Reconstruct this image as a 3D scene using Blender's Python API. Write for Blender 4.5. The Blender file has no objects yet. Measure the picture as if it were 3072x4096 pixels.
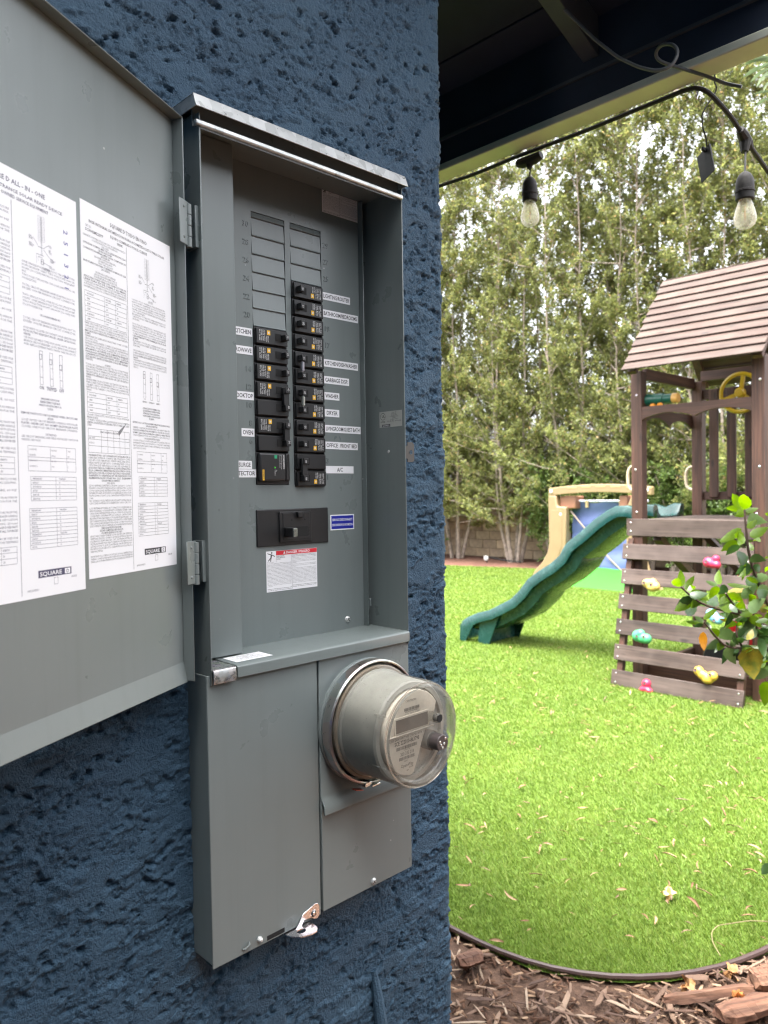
import bpy, math, random
import numpy as np
from mathutils import Vector, Matrix

random.seed(7)
rng = np.random.default_rng(11)
scene = bpy.context.scene
col = scene.collection
I = 0.0254
Y0, Z0 = 0.0356, 1.93          # panel dead-front plane and the height of slot number 30

# ------------------------------------------------------------------ camera
CAM = np.array([-.4745, -.8715, 1.55])
FPX = 3064.0                    # focal length in pixels of the 3072 x 4096 photograph
_y, _p, _r = np.radians([44.4526, -1.5191, -.8826])
_f = np.array([math.sin(_y)*math.cos(_p), math.cos(_y)*math.cos(_p), math.sin(_p)])
_rt = np.array([math.cos(_y), -math.sin(_y), 0.]); _u = np.cross(_rt, _f)
CR = np.array([math.cos(_r)*_rt + math.sin(_r)*_u, -math.sin(_r)*_rt + math.cos(_r)*_u, _f])
cd = bpy.data.cameras.new('camera'); cam = bpy.data.objects.new('camera', cd); col.objects.link(cam)
cd.sensor_fit = 'VERTICAL'; cd.sensor_height = 36; cd.sensor_width = 27
cd.lens = FPX/4096*36; cd.clip_start = .02; cd.clip_end = 3000
cam.matrix_world = Matrix(((CR[0][0], CR[1][0], -CR[2][0], CAM[0]), (CR[0][1], CR[1][1], -CR[2][1], CAM[1]),
                           (CR[0][2], CR[1][2], -CR[2][2], CAM[2]), (0, 0, 0, 1)))
cd.dof.use_dof = True; cd.dof.focus_distance = 1.12; cd.dof.aperture_fstop = 9.0
scene.camera = cam

# ------------------------------------------------------------------ sky, sun, exposure
SUN_EL, SUN_AZ = math.radians(73), math.radians(-96)      # azimuth from +Y towards +X
world = bpy.data.worlds.new('World'); scene.world = world; world.use_nodes = True
nt = world.node_tree; nt.nodes.clear()
sky = nt.nodes.new('ShaderNodeTexSky'); sky.sky_type = 'NISHITA'; sky.sun_disc = False
sky.sun_elevation = SUN_EL; sky.sun_rotation = SUN_AZ; sky.air_density = 1.0; sky.dust_density = 6.0; sky.ozone_density = 1.0
hs = nt.nodes.new('ShaderNodeHueSaturation'); hs.inputs['Saturation'].default_value = .22
bg = nt.nodes.new('ShaderNodeBackground'); bg.inputs['Strength'].default_value = .15
wo = nt.nodes.new('ShaderNodeOutputWorld')
nt.links.new(sky.outputs[0], hs.inputs['Color']); nt.links.new(hs.outputs[0], bg.inputs[0]); nt.links.new(bg.outputs[0], wo.inputs[0])
sl = bpy.data.lights.new('sun', 'SUN'); sl.energy = 1.4; sl.angle = math.radians(26); sl.color = (1, .96, .9)
so = bpy.data.objects.new('sun', sl); col.objects.link(so)
sd = Vector((math.cos(SUN_EL)*math.sin(SUN_AZ), math.cos(SUN_EL)*math.cos(SUN_AZ), math.sin(SUN_EL)))
so.rotation_euler = sd.to_track_quat('Z', 'Y').to_euler(); so.location = sd*30
scene.view_settings.view_transform = 'Standard'; scene.view_settings.look = 'None'
scene.view_settings.exposure = 2.95; scene.view_settings.gamma = 1
scene.view_settings.use_curve_mapping = False
scene.render.engine = 'CYCLES'; scene.cycles.filter_width = 1.2
cy = scene.cycles; cy.use_denoising = True; cy.max_bounces = 8; cy.transparent_max_bounces = 16
cy.transmission_bounces = 8; cy.caustics_reflective = False; cy.caustics_refractive = False
cy.sample_clamp_indirect = 6

# ------------------------------------------------------------------ pixel -> world
def pray(u, v):                 # pixel of the 1659 x 2212 view of the photograph
    s = 3072/1659
    return CR.T @ np.array([(u*s-1536)/FPX, -(v*s-2048)/FPX, 1.])
def on_plane(u, v, n, p):
    w = pray(u, v); n = np.array(n, float)
    return CAM + w*(n @ (np.array(p, float)-CAM))/(n @ w)
def at_depth(u, v, d): return CAM + pray(u, v)*d
def ground_at(u, v, z=0.): return on_plane(u, v, (0, 0, 1), (0, 0, z))
def visible(P, m=.12):
    q = (P-CAM) @ CR.T
    z = np.maximum(q[:, 2], .01)
    return (q[:, 2] > .1) & (np.abs(q[:, 0]/z) < 1536/FPX+m) & (np.abs(q[:, 1]/z) < 2048/FPX+m)

# ------------------------------------------------------------------ materials
def new_mat(name):
    m = bpy.data.materials.new(name); m.use_nodes = True
    return m, m.node_tree, m.node_tree.nodes['Principled BSDF']
def N(nt, t, **k):
    n = nt.nodes.new('ShaderNode'+t)
    for a, b in k.items(): setattr(n, a, b)
    return n
def noise(nt, coord, scale, detail=4, rough=.55, dist=0., vec=None):
    n = N(nt, 'TexNoise'); n.inputs['Scale'].default_value = scale; n.inputs['Detail'].default_value = detail
    n.inputs['Roughness'].default_value = rough; n.inputs['Distortion'].default_value = dist
    src = coord
    if vec is not None:
        mp = N(nt, 'Mapping'); mp.inputs['Scale'].default_value = vec; nt.links.new(coord, mp.inputs['Vector']); src = mp.outputs[0]
    nt.links.new(src, n.inputs['Vector']); return n.outputs['Fac']
def ramp(nt, fac, stops):
    r = N(nt, 'ValToRGB'); e = r.color_ramp.elements
    while len(e) < len(stops): e.new(.5)
    for k, (p, c) in enumerate(stops):
        e[k].position = p; e[k].color = c if len(c) == 4 else (*c, 1)
    nt.links.new(fac, r.inputs[0]); return r.outputs[0]
def mixc(nt, fac, a, b, mode='MIX'):
    m = N(nt, 'Mix', data_type='RGBA', blend_type=mode)
    for k, v in ((0, fac), (6, a), (7, b)):
        if isinstance(v, (int, float)): m.inputs[k].default_value = v
        elif isinstance(v, tuple): m.inputs[k].default_value = (*v, 1) if len(v) == 3 else v
        else: nt.links.new(v, m.inputs[k])
    return m.outputs[2]
def bump(nt, bsdf, h, strength, dist=.001):
    b = N(nt, 'Bump'); b.inputs['Strength'].default_value = strength; b.inputs['Distance'].default_value = dist
    nt.links.new(h, b.inputs['Height']); nt.links.new(b.outputs[0], bsdf.inputs['Normal'])
def geo_pos(nt): return N(nt, 'NewGeometry').outputs['Position']
def obj_co(nt): return N(nt, 'TexCoord').outputs['Object']

MATS = {}
def plain(name, colr, rough=.5, metal=0., spec=.5, var=.06, scale=40., bmp=0., coat=0.):
    if name in MATS: return MATS[name]
    m, t, b = new_mat(name)
    c = obj_co(t); n = noise(t, c, scale, 3)
    lo = tuple(x*(1-var) for x in colr); hi = tuple(min(1, x*(1+var)) for x in colr)
    t.links.new(ramp(t, n, [(.3, lo), (.7, hi)]), b.inputs['Base Color'])
    b.inputs['Roughness'].default_value = rough; b.inputs['Metallic'].default_value = metal
    b.inputs['Specular IOR Level'].default_value = spec; b.inputs['Coat Weight'].default_value = coat
    if bmp: bump(t, b, noise(t, c, scale*6, 2), bmp)
    MATS[name] = m; return m

def paint_mat(name, colr, rough):
    m, t, b = new_mat(name); c = geo_pos(t)
    big = noise(t, c, 5, 3); fine = noise(t, c, 900, 2); dust = noise(t, c, 60, 6, .7)
    cc = ramp(t, big, [(.25, tuple(x*.93 for x in colr)), (.75, tuple(x*1.05 for x in colr))])
    st_ = noise(t, c, 1, 5, .65, 0, (70, 70, 2.2)); cc = mixc(t, ramp(t, st_, [(.5, (0, 0, 0)), (.8, (.35, .35, .35))]), cc, tuple(x*.78 for x in colr))
    cc = mixc(t, ramp(t, dust, [(.66, (0, 0, 0)), (.8, (.2, .2, .2))]), cc, (.34, .35, .33))
    vv = N(t, 'TexVoronoi'); vv.inputs['Scale'].default_value = 24; t.links.new(c, vv.inputs['Vector'])
    sp_ = mixc(t, 1., ramp(t, vv.outputs['Distance'], [(.022, (.9, .9, .9)), (.034, (0, 0, 0))]), ramp(t, noise(t, c, 8, 2), [(.5, (0, 0, 0)), (.56, (1, 1, 1))]), 'MULTIPLY')
    cc = mixc(t, sp_, cc, (.5, .5, .48)); t.links.new(cc, b.inputs['Base Color'])
    t.links.new(ramp(t, noise(t, c, 18, 5), [(.3, (rough*.85,)*3), (.75, (rough*1.2,)*3)]), b.inputs['Roughness'])
    bump(t, b, fine, .05, .0006)
    MATS[name] = m; return m
PAINT = paint_mat('grey_enamel', (.162, .187, .185), .31)
PAINT_HOOD = paint_mat('grey_enamel_top', (.165, .19, .186), .22)
def metal_mat(name, colr, rough, sc=60):
    m, t, b = new_mat(name); c = geo_pos(t)
    v = N(t, 'TexVoronoi'); v.inputs['Scale'].default_value = sc; t.links.new(c, v.inputs['Vector'])
    t.links.new(mixc(t, .25, colr, v.outputs['Color'], 'SOFT_LIGHT'), b.inputs['Base Color'])
    b.inputs['Metallic'].default_value = 1
    t.links.new(ramp(t, noise(t, c, 200, 4), [(.3, (rough*.7,)*3), (.7, (rough*1.4,)*3)]), b.inputs['Roughness'])
    MATS[name] = m; return m
def hood_mat():
    m, t, b = new_mat('spangled_hood_steel'); c = geo_pos(t); v = N(t, 'TexVoronoi'); v.inputs['Scale'].default_value = 75; t.links.new(c, v.inputs['Vector'])
    t.links.new(ramp(t, v.outputs['Color'], [(.2, (.40, .41, .40)), (.8, (.56, .57, .56))]), b.inputs['Base Color']); b.inputs['Metallic'].default_value = .55
    t.links.new(ramp(t, noise(t, c, 90, 4), [(.3, (.26, .26, .26)), (.7, (.42, .42, .42))]), b.inputs['Roughness']); return m
HOODM = hood_mat()
GALV = metal_mat('galvanised_steel', (.62, .62, .6), .3)
CHROME = metal_mat('zinc_plated_steel', (.8, .8, .78), .22, 15)
SCREWM = plain('bright_zinc_screw', (.72, .72, .70), .3, metal=.45, var=.1, scale=300)
STEEL = metal_mat('brushed_steel', (.46, .45, .43), .36, 30)
BLACK = plain('black_moulded_plastic', (.012, .012, .013), .42, bmp=.08, scale=90)
BLACK2 = plain('black_satin_plastic', (.018, .018, .019), .36, scale=60)
DARK = plain('dark_interior', (.008, .008, .008), .9)
TAPE = plain('white_label_tape', (.78, .78, .8), .45, var=.02)
PAPER = plain('white_printed_sheet', (.80, .80, .82), .5, var=.03, scale=6)
INK = plain('black_ink', (.02, .02, .025), .6)
INKB = plain('violet_black_ink', (.06, .055, .11), .6)
STAMP = plain('blue_stamp_ink', (.10, .10, .32), .6)
RED = plain('red_ink', (.62, .02, .035), .5)
BLUEINK = plain('blue_label_ink', (.012, .02, .30), .45)
YEL = plain('yellow_sticker', (.75, .43, .02), .5)
WHITEINK = plain('white_ink', (.62, .62, .62), .5)
GREENSTK = plain('green_sticker', (.02, .34, .16), .5)
RUBBER = plain('black_rubber_cord', (.022, .019, .017), .7, bmp=.3, scale=200)

def stucco_mat():
    m, t, b = new_mat('navy_painted_stucco'); c = geo_pos(t)
    big = noise(t, c, 3.5, 4); mid = noise(t, c, 26, 5, .6); fine = noise(t, c, 420, 4, .65)
    cc = ramp(t, big, [(.3, (.027, .064, .110)), (.7, (.044, .092, .142))])
    cc = mixc(t, ramp(t, mid, [(.35, (0, 0, 0)), (.75, (.5, .5, .5))]), cc, (.048, .098, .15))
    v = N(t, 'TexVoronoi'); v.inputs['Scale'].default_value = 46; t.links.new(c, v.inputs['Vector'])
    cc = mixc(t, ramp(t, v.outputs['Distance'], [(.018, (.85, .85, .85)), (.032, (0, 0, 0))]), cc, (.06, .10, .17))
    t.links.new(cc, b.inputs['Base Color']); b.inputs['Roughness'].default_value = .6; b.inputs['Specular IOR Level'].default_value = .35
    
    grain = noise(t, c, 230, 3, .6); add = N(t, 'Math', operation='ADD'); t.links.new(fine, add.inputs[0]); t.links.new(grain, add.inputs[1])
    bump(t, b, add.outputs[0], .75, .0034)
    MATS['stucco'] = m; return m
STUCCO = stucco_mat()

def wood_mat(name, cols, axis, rough=.62, sat_grey=None):
    """cols dark -> light; axis = local axis of the grain"""
    m, t, b = new_mat(name); tc = N(t, 'TexCoord'); oi = N(t, 'ObjectInfo')
    add = N(t, 'VectorMath', operation='ADD'); sc = N(t, 'VectorMath', operation='SCALE'); sc.inputs['Scale'].default_value = 7.3
    cmb = N(t, 'CombineXYZ')
    for k in range(3): t.links.new(oi.outputs['Random'], cmb.inputs[k])
    t.links.new(cmb.outputs[0], sc.inputs[0]); t.links.new(tc.outputs['Object'], add.inputs[0]); t.links.new(sc.outputs[0], add.inputs[1])
    v = [16, 16, 16]; v[axis] = 1.1; v2 = [60, 60, 60]; v2[axis] = 2.2
    g = noise(t, add.outputs[0], 1, 5, .6, .8, vec=tuple(v)); g2 = noise(t, add.outputs[0], 1, 4, .65, .2, vec=tuple(v2))
    big = noise(t, add.outputs[0], 3.2, 3, .6)
    cc = ramp(t, g, [(.28, cols[0]), (.5, cols[1]), (.74, cols[2])])
    cc = mixc(t, ramp(t, g2, [(.42, (0, 0, 0)), (.62, (.7, .7, .7))]), cc, tuple(x*.55 for x in cols[0]))
    if sat_grey: cc = mixc(t, ramp(t, big, [(.42, (0, 0, 0)), (.72, (.75, .75, .75))]), cc, sat_grey)
    kn = N(t, 'TexVoronoi'); kn.inputs['Scale'].default_value = 1
    mp = N(t, 'Mapping'); kv = [9, 9, 9]; kv[axis] = 3.0; mp.inputs['Scale'].default_value = kv
    t.links.new(add.outputs[0], mp.inputs['Vector']); t.links.new(mp.outputs[0], kn.inputs['Vector'])
    cc = mixc(t, ramp(t, kn.outputs['Distance'], [(.06, (.85, .85, .85)), (.14, (0, 0, 0))]), cc, tuple(x*.35 for x in cols[0]))
    vr = N(t, 'HueSaturation'); mr = N(t, 'MapRange'); mr.inputs['To Min'].default_value = .82; mr.inputs['To Max'].default_value = 1.16
    t.links.new(oi.outputs['Random'], mr.inputs['Value']); t.links.new(mr.outputs[0], vr.inputs['Value']); t.links.new(cc, vr.inputs['Color'])
    t.links.new(vr.outputs[0], b.inputs['Base Color']); b.inputs['Roughness'].default_value = rough
    bump(t, b, g2, .35, .002)
    MATS[name] = m; return m
WB = ((.036, .014, .008), (.066, .027, .016), (.10, .046, .029))
WOOD_Z = wood_mat('brown_stained_wood_upright', WB, 2)
WOOD_Y = wood_mat('brown_stained_wood_level', WB, 1)
WOOD_X = wood_mat('brown_stained_wood_cross', WB, 0)
ROOFW = wood_mat('weathered_reddish_roof_board', ((.036, .018, .012), (.062, .034, .024), (.094, .057, .043)), 1, .75, (.078, .055, .043))
SLATW = wood_mat('weathered_greyish_board', ((.03, .018, .014), (.056, .036, .029), (.105, .074, .062)), 1, .65, (.09, .066, .057))
DECKW = wood_mat('weathered_deck_board', ((.08, .055, .044), (.12, .086, .07), (.16, .12, .10)), 1, .6)

def leaf_mat(name, cols, trans=.35, rough=.45, spec=.4):
    m, t, b = new_mat(name); g = N(t, 'NewGeometry')
    c = ramp(t, g.outputs['Random Per Island'], cols)
    t.links.new(c, b.inputs['Base Color']); b.inputs['Roughness'].default_value = rough; b.inputs['Specular IOR Level'].default_value = spec
    tr = N(t, 'BsdfTranslucent'); t.links.new(mixc(t, .6, c, (1, 1, .25), 'MULTIPLY'), tr.inputs[0])
    hv = N(t, 'HueSaturation'); hv.inputs['Value'].default_value = 1.6; t.links.new(c, hv.inputs['Color']); t.links.new(hv.outputs[0], tr.inputs[0])
    mx = N(t, 'MixShader'); mx.inputs[0].default_value = trans
    out = t.nodes['Material Output']
    t.links.new(b.outputs[0], mx.inputs[1]); t.links.new(tr.outputs[0], mx.inputs[2]); t.links.new(mx.outputs[0], out.inputs[0])
    MATS[name] = m; return m
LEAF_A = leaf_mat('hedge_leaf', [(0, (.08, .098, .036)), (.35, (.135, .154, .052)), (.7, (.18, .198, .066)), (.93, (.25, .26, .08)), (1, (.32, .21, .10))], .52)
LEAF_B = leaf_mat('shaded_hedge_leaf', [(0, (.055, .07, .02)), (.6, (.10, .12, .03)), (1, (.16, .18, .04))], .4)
LEAF_S = leaf_mat('shrub_leaf_far', [(0, (.05, .085, .022)), (.6, (.095, .15, .035)), (1, (.17, .22, .06))], .35)
TURF = leaf_mat('turf_blade', [(0, (.065, .118, .010)), (.4, (.118, .188, .022)), (.75, (.178, .256, .040)), (1, (.25, .30, .09))], .3, .5, .3)
def patchy(m, sc, lo, hi):
    t = m.node_tree; c = geo_pos(t); f = ramp(t, noise(t, c, sc, 4, .6), [(.3, lo), (.7, hi)])
    rmp = next(n for n in t.nodes if n.bl_idname == 'ShaderNodeValToRGB' and n.inputs[0].links and n.inputs[0].links[0].from_socket.name == 'Random Per Island')
    tg = [l.to_socket for l in rmp.outputs[0].links]; mm = mixc(t, 1., rmp.outputs[0], f, 'MULTIPLY')
    for q in tg: t.links.new(mm, q)
patchy(TURF, 1.6, (.80, .86, .8), (1.14, 1.06, 1.1))
BARK = plain('grey_bark', (.25, .205, .17), .85, var=.35, scale=14, bmp=.5)

def ground_mat(name, cols, sc, rough=.9, bs=.6):
    m, t, b = new_mat(name); c = geo_pos(t)
    a = noise(t, c, sc, 6, .7); d = noise(t, c, sc*7, 3, .6)
    cc = mixc(t, .4, ramp(t, a, [(.3, cols[0]), (.5, cols[1]), (.7, cols[2])]), ramp(t, d, [(.3, cols[0]), (.7, cols[2])]))
    t.links.new(cc, b.inputs['Base Color']); b.inputs['Roughness'].default_value = rough; bump(t, b, d, bs, .01)
    MATS[name] = m; return m
SOIL = ground_mat('dry_soil', ((.06, .035, .022), (.12, .07, .045), (.2, .125, .08)), 9)
MULCH = ground_mat('bark_mulch_floor', ((.035, .018, .011), (.085, .044, .027), (.17, .10, .062)), 45)
LITTER = ground_mat('reddish_leaf_litter', ((.04, .015, .009), (.095, .034, .02), (.17, .08, .048)), 14)
TURFB = ground_mat('turf_backing', ((.05, .095, .008), (.078, .135, .011), (.10, .165, .015)), 3, .9, .3)

# ------------------------------------------------------------------ mesh helpers
WL = {}
class MB:
    def __init__(s): s.v = []; s.f = []
    def add(s, verts, faces):
        o = len(s.v); s.v.extend([tuple(map(float, p)) for p in verts]); s.f.extend([tuple(i+o for i in f) for f in faces]); return s
    def box(s, x0, x1, y0, y1, z0, z1):
        v = [(x, y, z) for x in (x0, x1) for y in (y0, y1) for z in (z0, z1)]
        return s.add(v, [(0, 1, 3, 2), (4, 6, 7, 5), (0, 4, 5, 1), (2, 3, 7, 6), (0, 2, 6, 4), (1, 5, 7, 3)])
    def ibox(s, x0, x1, y0, y1, z0, z1):       # inches in the panel's frame
        return s.box(x0*I, x1*I, Y0+y0*I, Y0+y1*I, Z0+z0*I, Z0+z1*I)
    def obox(s, c, ax, ay, az):                 # oriented box: centre and three half-axis vectors
        c, ax, ay, az = map(np.asarray, (c, ax, ay, az))
        v = [c+i*ax+j*ay+k*az for i in (-1, 1) for j in (-1, 1) for k in (-1, 1)]
        return s.add(v, [(0, 1, 3, 2), (4, 6, 7, 5), (0, 4, 5, 1), (2, 3, 7, 6), (0, 2, 6, 4), (1, 5, 7, 3)])
    def bar(s, a, b, w, h, up=(0, 0, 1)):
        a, b, up = np.array(a, float), np.array(b, float), np.array(up, float)
        d = b-a; L = np.linalg.norm(d); d = d/L; sx = np.cross(d, up); sx /= np.linalg.norm(sx); uz = np.cross(sx, d)
        return s.obox((a+b)/2, d*L/2, sx*w/2, uz*h/2)
    def prism(s, poly, o, u, v, d):             # poly in (u, v) from o, extruded by vector d
        o, u, v, d = (np.array(q, float) for q in (o, u, v, d)); n = len(poly)
        a = [o+p[0]*u+p[1]*v for p in poly]; b = [q+d for q in a]
        return s.add(a+b, [tuple(range(n-1, -1, -1)), tuple(range(n, 2*n))]+[(k, (k+1) % n, n+(k+1) % n, n+k) for k in range(n)])
    def tube(s, pts, rad, seg=8, cap=True):
        pts = [np.array(p, float) for p in pts]; n = len(pts)
        if not hasattr(rad, '__len__'): rad = [rad]*n
        d0 = pts[1]-pts[0]; ref = np.array([0, 0, 1.]) if abs(d0[2]) < .9*np.linalg.norm(d0) else np.array([1., 0, 0])
        sx = np.cross(d0, ref); sx /= np.linalg.norm(sx); V = []
        for k in range(n):
            d = pts[min(k+1, n-1)]-pts[max(k-1, 0)]; d = d/(np.linalg.norm(d)+1e-12)
            sx = sx-d*(sx @ d); sx /= np.linalg.norm(sx)+1e-12; sy = np.cross(d, sx)
            for j in range(seg):
                a = 2*math.pi*j/seg; V.append(pts[k]+rad[k]*(math.cos(a)*sx+math.sin(a)*sy))
        F = [(k*seg+j, k*seg+(j+1) % seg, (k+1)*seg+(j+1) % seg, (k+1)*seg+j) for k in range(n-1) for j in range(seg)]
        if cap: F += [tuple(range(seg-1, -1, -1)), tuple(range((n-1)*seg, n*seg))]
        return s.add(V, F)
    def lathe(s, prof, o, axis, seg=32, ref=(0, 0, 1)):  # prof: (radius, distance along axis)
        o, axis, ref = (np.array(q, float) for q in (o, axis, ref)); axis /= np.linalg.norm(axis)
        sx = np.cross(axis, ref); sx /= np.linalg.norm(sx); sy = np.cross(axis, sx); V = []; n = len(prof)
        for r, h in prof:
            for j in range(seg):
                a = 2*math.pi*j/seg; V.append(o+axis*h+max(r, 1e-5)*(math.cos(a)*sx+math.sin(a)*sy))
        F = [(k*seg+j, k*seg+(j+1) % seg, (k+1)*seg+(j+1) % seg, (k+1)*seg+j) for k in range(n-1) for j in range(seg)]
        return s.add(V, F)
    def build(s, name, mat, parent=None, bevel=0, seg=2, smooth=False, angle=35, weld=False):
        me = bpy.data.meshes.new(name); v = np.array(s.v)
        org = np.array([(v[:, 0].min()+v[:, 0].max())/2, (v[:, 1].min()+v[:, 1].max())/2, v[:, 2].min()])
        me.from_pydata((v-org).tolist(), [], s.f); me.validate(); me.update()
        return link(name, me, org, mat, parent, bevel, seg, smooth, angle)
def link(name, me, org, mat, parent=None, bevel=0, seg=2, smooth=False, angle=35):
    if mat is not None and not me.materials: me.materials.append(mat)
    o = bpy.data.objects.new(name, me); col.objects.link(o)
    org = np.array(org, float); WL[o.name] = org
    if parent is not None:
        o.parent = parent; o.location = org-WL[parent.name]
    else: o.location = org
    if smooth:
        me.shade_smooth()
        if angle < 180: me.set_sharp_from_angle(angle=math.radians(angle))
    if bevel:
        bm = o.modifiers.new('edge', 'BEVEL'); bm.width = bevel; bm.segments = seg; bm.limit_method = 'ANGLE'; bm.angle_limit = math.radians(40); bm.harden_normals = False
        me.shade_smooth(); me.set_sharp_from_angle(angle=math.radians(60))
    return o
def big_mesh(name, V, F, mat, parent=None, smooth=False):
    """V (n,3), F (m,k) numpy arrays"""
    me = bpy.data.meshes.new(name); V = np.asarray(V, np.float64); F = np.asarray(F, np.int32)
    org = np.array([(V[:, 0].min()+V[:, 0].max())/2, (V[:, 1].min()+V[:, 1].max())/2, V[:, 2].min()])
    k = F.shape[1]
    me.vertices.add(len(V)); me.vertices.foreach_set('co', (V-org).astype(np.float32).ravel())
    me.loops.add(F.size); me.loops.foreach_set('vertex_index', F.ravel())
    me.polygons.add(len(F)); me.polygons.foreach_set('loop_start', np.arange(0, F.size, k, dtype=np.int32))
    me.polygons.foreach_set('loop_total', np.full(len(F), k, np.int32))
    me.update(calc_edges=True)
    if smooth: me.shade_smooth()
    return link(name, me, org, mat, parent)
def thing(name, loc, label, cat, group=None):
    o = bpy.data.objects.new(name, None); o.empty_display_size = .1; col.objects.link(o); o.location = loc
    WL[o.name] = np.array(loc, float); return tag(o, label, cat, group)
def tag(o, label=None, cat=None, group=None, kind=None):
    for k, v in (('label', label), ('category', cat), ('group', group), ('kind', kind)):
        if v: o[k] = v
    return o
def dup(o, parent, delta):
    c = o.copy(); col.objects.link(c); w = WL[o.name]+np.array(delta); WL[c.name] = w
    c.parent = parent; c.location = w-(WL[parent.name] if parent is not None else 0); return c
def copy_plain(o, loc, rot, scale):
    c = o.copy(); col.objects.link(c); c.location = loc; c.rotation_euler = rot; c.scale = scale; return c

# ------------------------------------------------------------------ lettering from the built-in font
_cu = bpy.data.curves.new('glyph', 'FONT'); _to = bpy.data.objects.new('glyph', _cu); col.objects.link(_to)
_gl = {}
def _eval(body, res, off):
    _cu.body = body; _cu.resolution_u = res; _cu.offset = off; _cu.fill_mode = 'FRONT'; _cu.size = 1
    dg = bpy.context.evaluated_depsgraph_get(); dg.update(); e = _to.evaluated_get(dg); me = e.to_mesh()
    v = [tuple(p.co[:2]) for p in me.vertices]; f = [tuple(p.vertices) for p in me.polygons]; e.to_mesh_clear(); return v, f
_bar = {}
def glyph(c, res, bold):
    k = (c, res, bold)
    if k not in _gl:
        off = .016 if bold else 0
        if bold not in _bar: _bar[bold] = max(p[0] for p in _eval('|', 1, off)[0])
        adv = max(p[0] for p in _eval(c+'|', 1, off)[0])-_bar[bold]
        v, f = _eval(c, res, off) if c != ' ' else ([], [])
        _gl[k] = (v, f, adv)
    return _gl[k]
def layout(txt, res=2, bold=False, track=0.):
    V, F, x = [], [], 0.
    for c in txt:
        v, f, a = glyph(c, res, bold); o = len(V)
        V += [(p[0]+x, p[1]) for p in v]; F += [tuple(i+o for i in q) for q in f]; x += a+track
    return V, F, x
def put_text(mb, txt, o, u, v, h, align='L', res=2, bold=False, width=None, squeeze=1., track=0., depth=None):
    """cap height h; o = baseline point; u, v unit vectors (numpy); optional total width"""
    V, F, w = layout(txt, res, bold, track)
    if not V: return 0
    sc = h/.70; sx = sc*squeeze
    if width: sx = width/w
    off = {'L': 0, 'C': -w*sx/2, 'R': -w*sx}[align]
    P = [np.asarray(o)+(p[0]*sx+off)*np.asarray(u)+p[1]*sc*np.asarray(v) for p in V]
    n = np.cross(u, v)
    if (np.cross(np.subtract(V[F[0][1]], V[F[0][0]]), np.subtract(V[F[0][2]], V[F[0][0]]))) < 0: F = [q[::-1] for q in F]
    if depth is None: mb.add(P, F)
    else:
        ed = {}
        for q in F:
            for a, b in zip(q, q[1:]+q[:1]): ed[(a, b)] = 1
        Q = [p+n*depth for p in P]; k = len(P)
        mb.add(P+Q, [tuple(i+k for i in q) for q in F]+[(a, b, b+k, a+k) for (a, b) in ed if (b, a) not in ed])
    return w*sx
EX, EY, EZ = np.array([1., 0, 0]), np.array([0, 1., 0]), np.array([0, 0, 1.])
def P(x, y, z): return np.array([x*I, Y0+y*I, Z0+z*I])

# ================================================================== THE SETTING
def sheet(name, poly, z, mat, kind='structure'):
    me = bpy.data.meshes.new(name); c = np.mean(poly, axis=0)
    me.from_pydata([(p[0]-c[0], p[1]-c[1], 0) for p in poly], [], [tuple(range(len(poly)))]); me.update()
    return tag(link(name, me, (c[0], c[1], z), mat), kind=kind)
sheet('ground', [(-600, -600), (600, -600), (600, 600), (-600, 600)], -.03, SOIL)
sheet('mulch_bed', [(-8, -8), (13.5, -8), (13.5, 14), (-8, 14)], -.012, MULCH)
near_edge = [(1.78, 12), (1.72, 3.2), (1.62, 1.7), (1.55, 1.15), (1.532, .847), (1.536, .703), (1.556, .545), (1.617, .414), (1.701, .300), (1.808, .200), (1.965, .105), (2.168, .037),
             (2.45, -.02), (2.9, -.07), (3.6, -.14), (5.5, -.35), (8, -.6), (12.6, -1.0)]
far_edge = [(12.6, 4.5), (12.35, 6.2), (12.03, 7.87), (11.55, 9.4), (11.2, 10.6), (10.6, 12)]
turf_poly = near_edge+far_edge
sheet('lawn', turf_poly, 0.0, TURFB)
sheet('litter_bed', [(12.62, -1), (13.68, -1), (13.68, 13), (10.9, 13), (10.75, 12.0), (11.25, 10.6), (11.6, 9.4), (12.08, 7.87), (12.4, 6.2), (12.65, 4.5)], -.004, LITTER)

def smooth_path(pts, n):
    pts = np.array(pts, float); t = np.r_[0, np.cumsum(np.linalg.norm(np.diff(pts, axis=0), axis=1))]
    tt = np.linspace(0, t[-1], n); out = np.stack([np.interp(tt, t, pts[:, k]) for k in range(pts.shape[1])], 1)
    for _ in range(3): out[1:-1] = .25*out[:-2]+.5*out[1:-1]+.25*out[2:]
    return out
ep = smooth_path([(x, y, .012) for x, y in near_edge[:15]], 150)
tag(MB().tube(ep, .010, 8).build('lawn_edging', plain('dark_plastic_edging', (.055, .032, .028), .45), smooth=True),
    'dark brown plastic edging strip curving between the turf and the bark mulch', 'edging')

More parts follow.
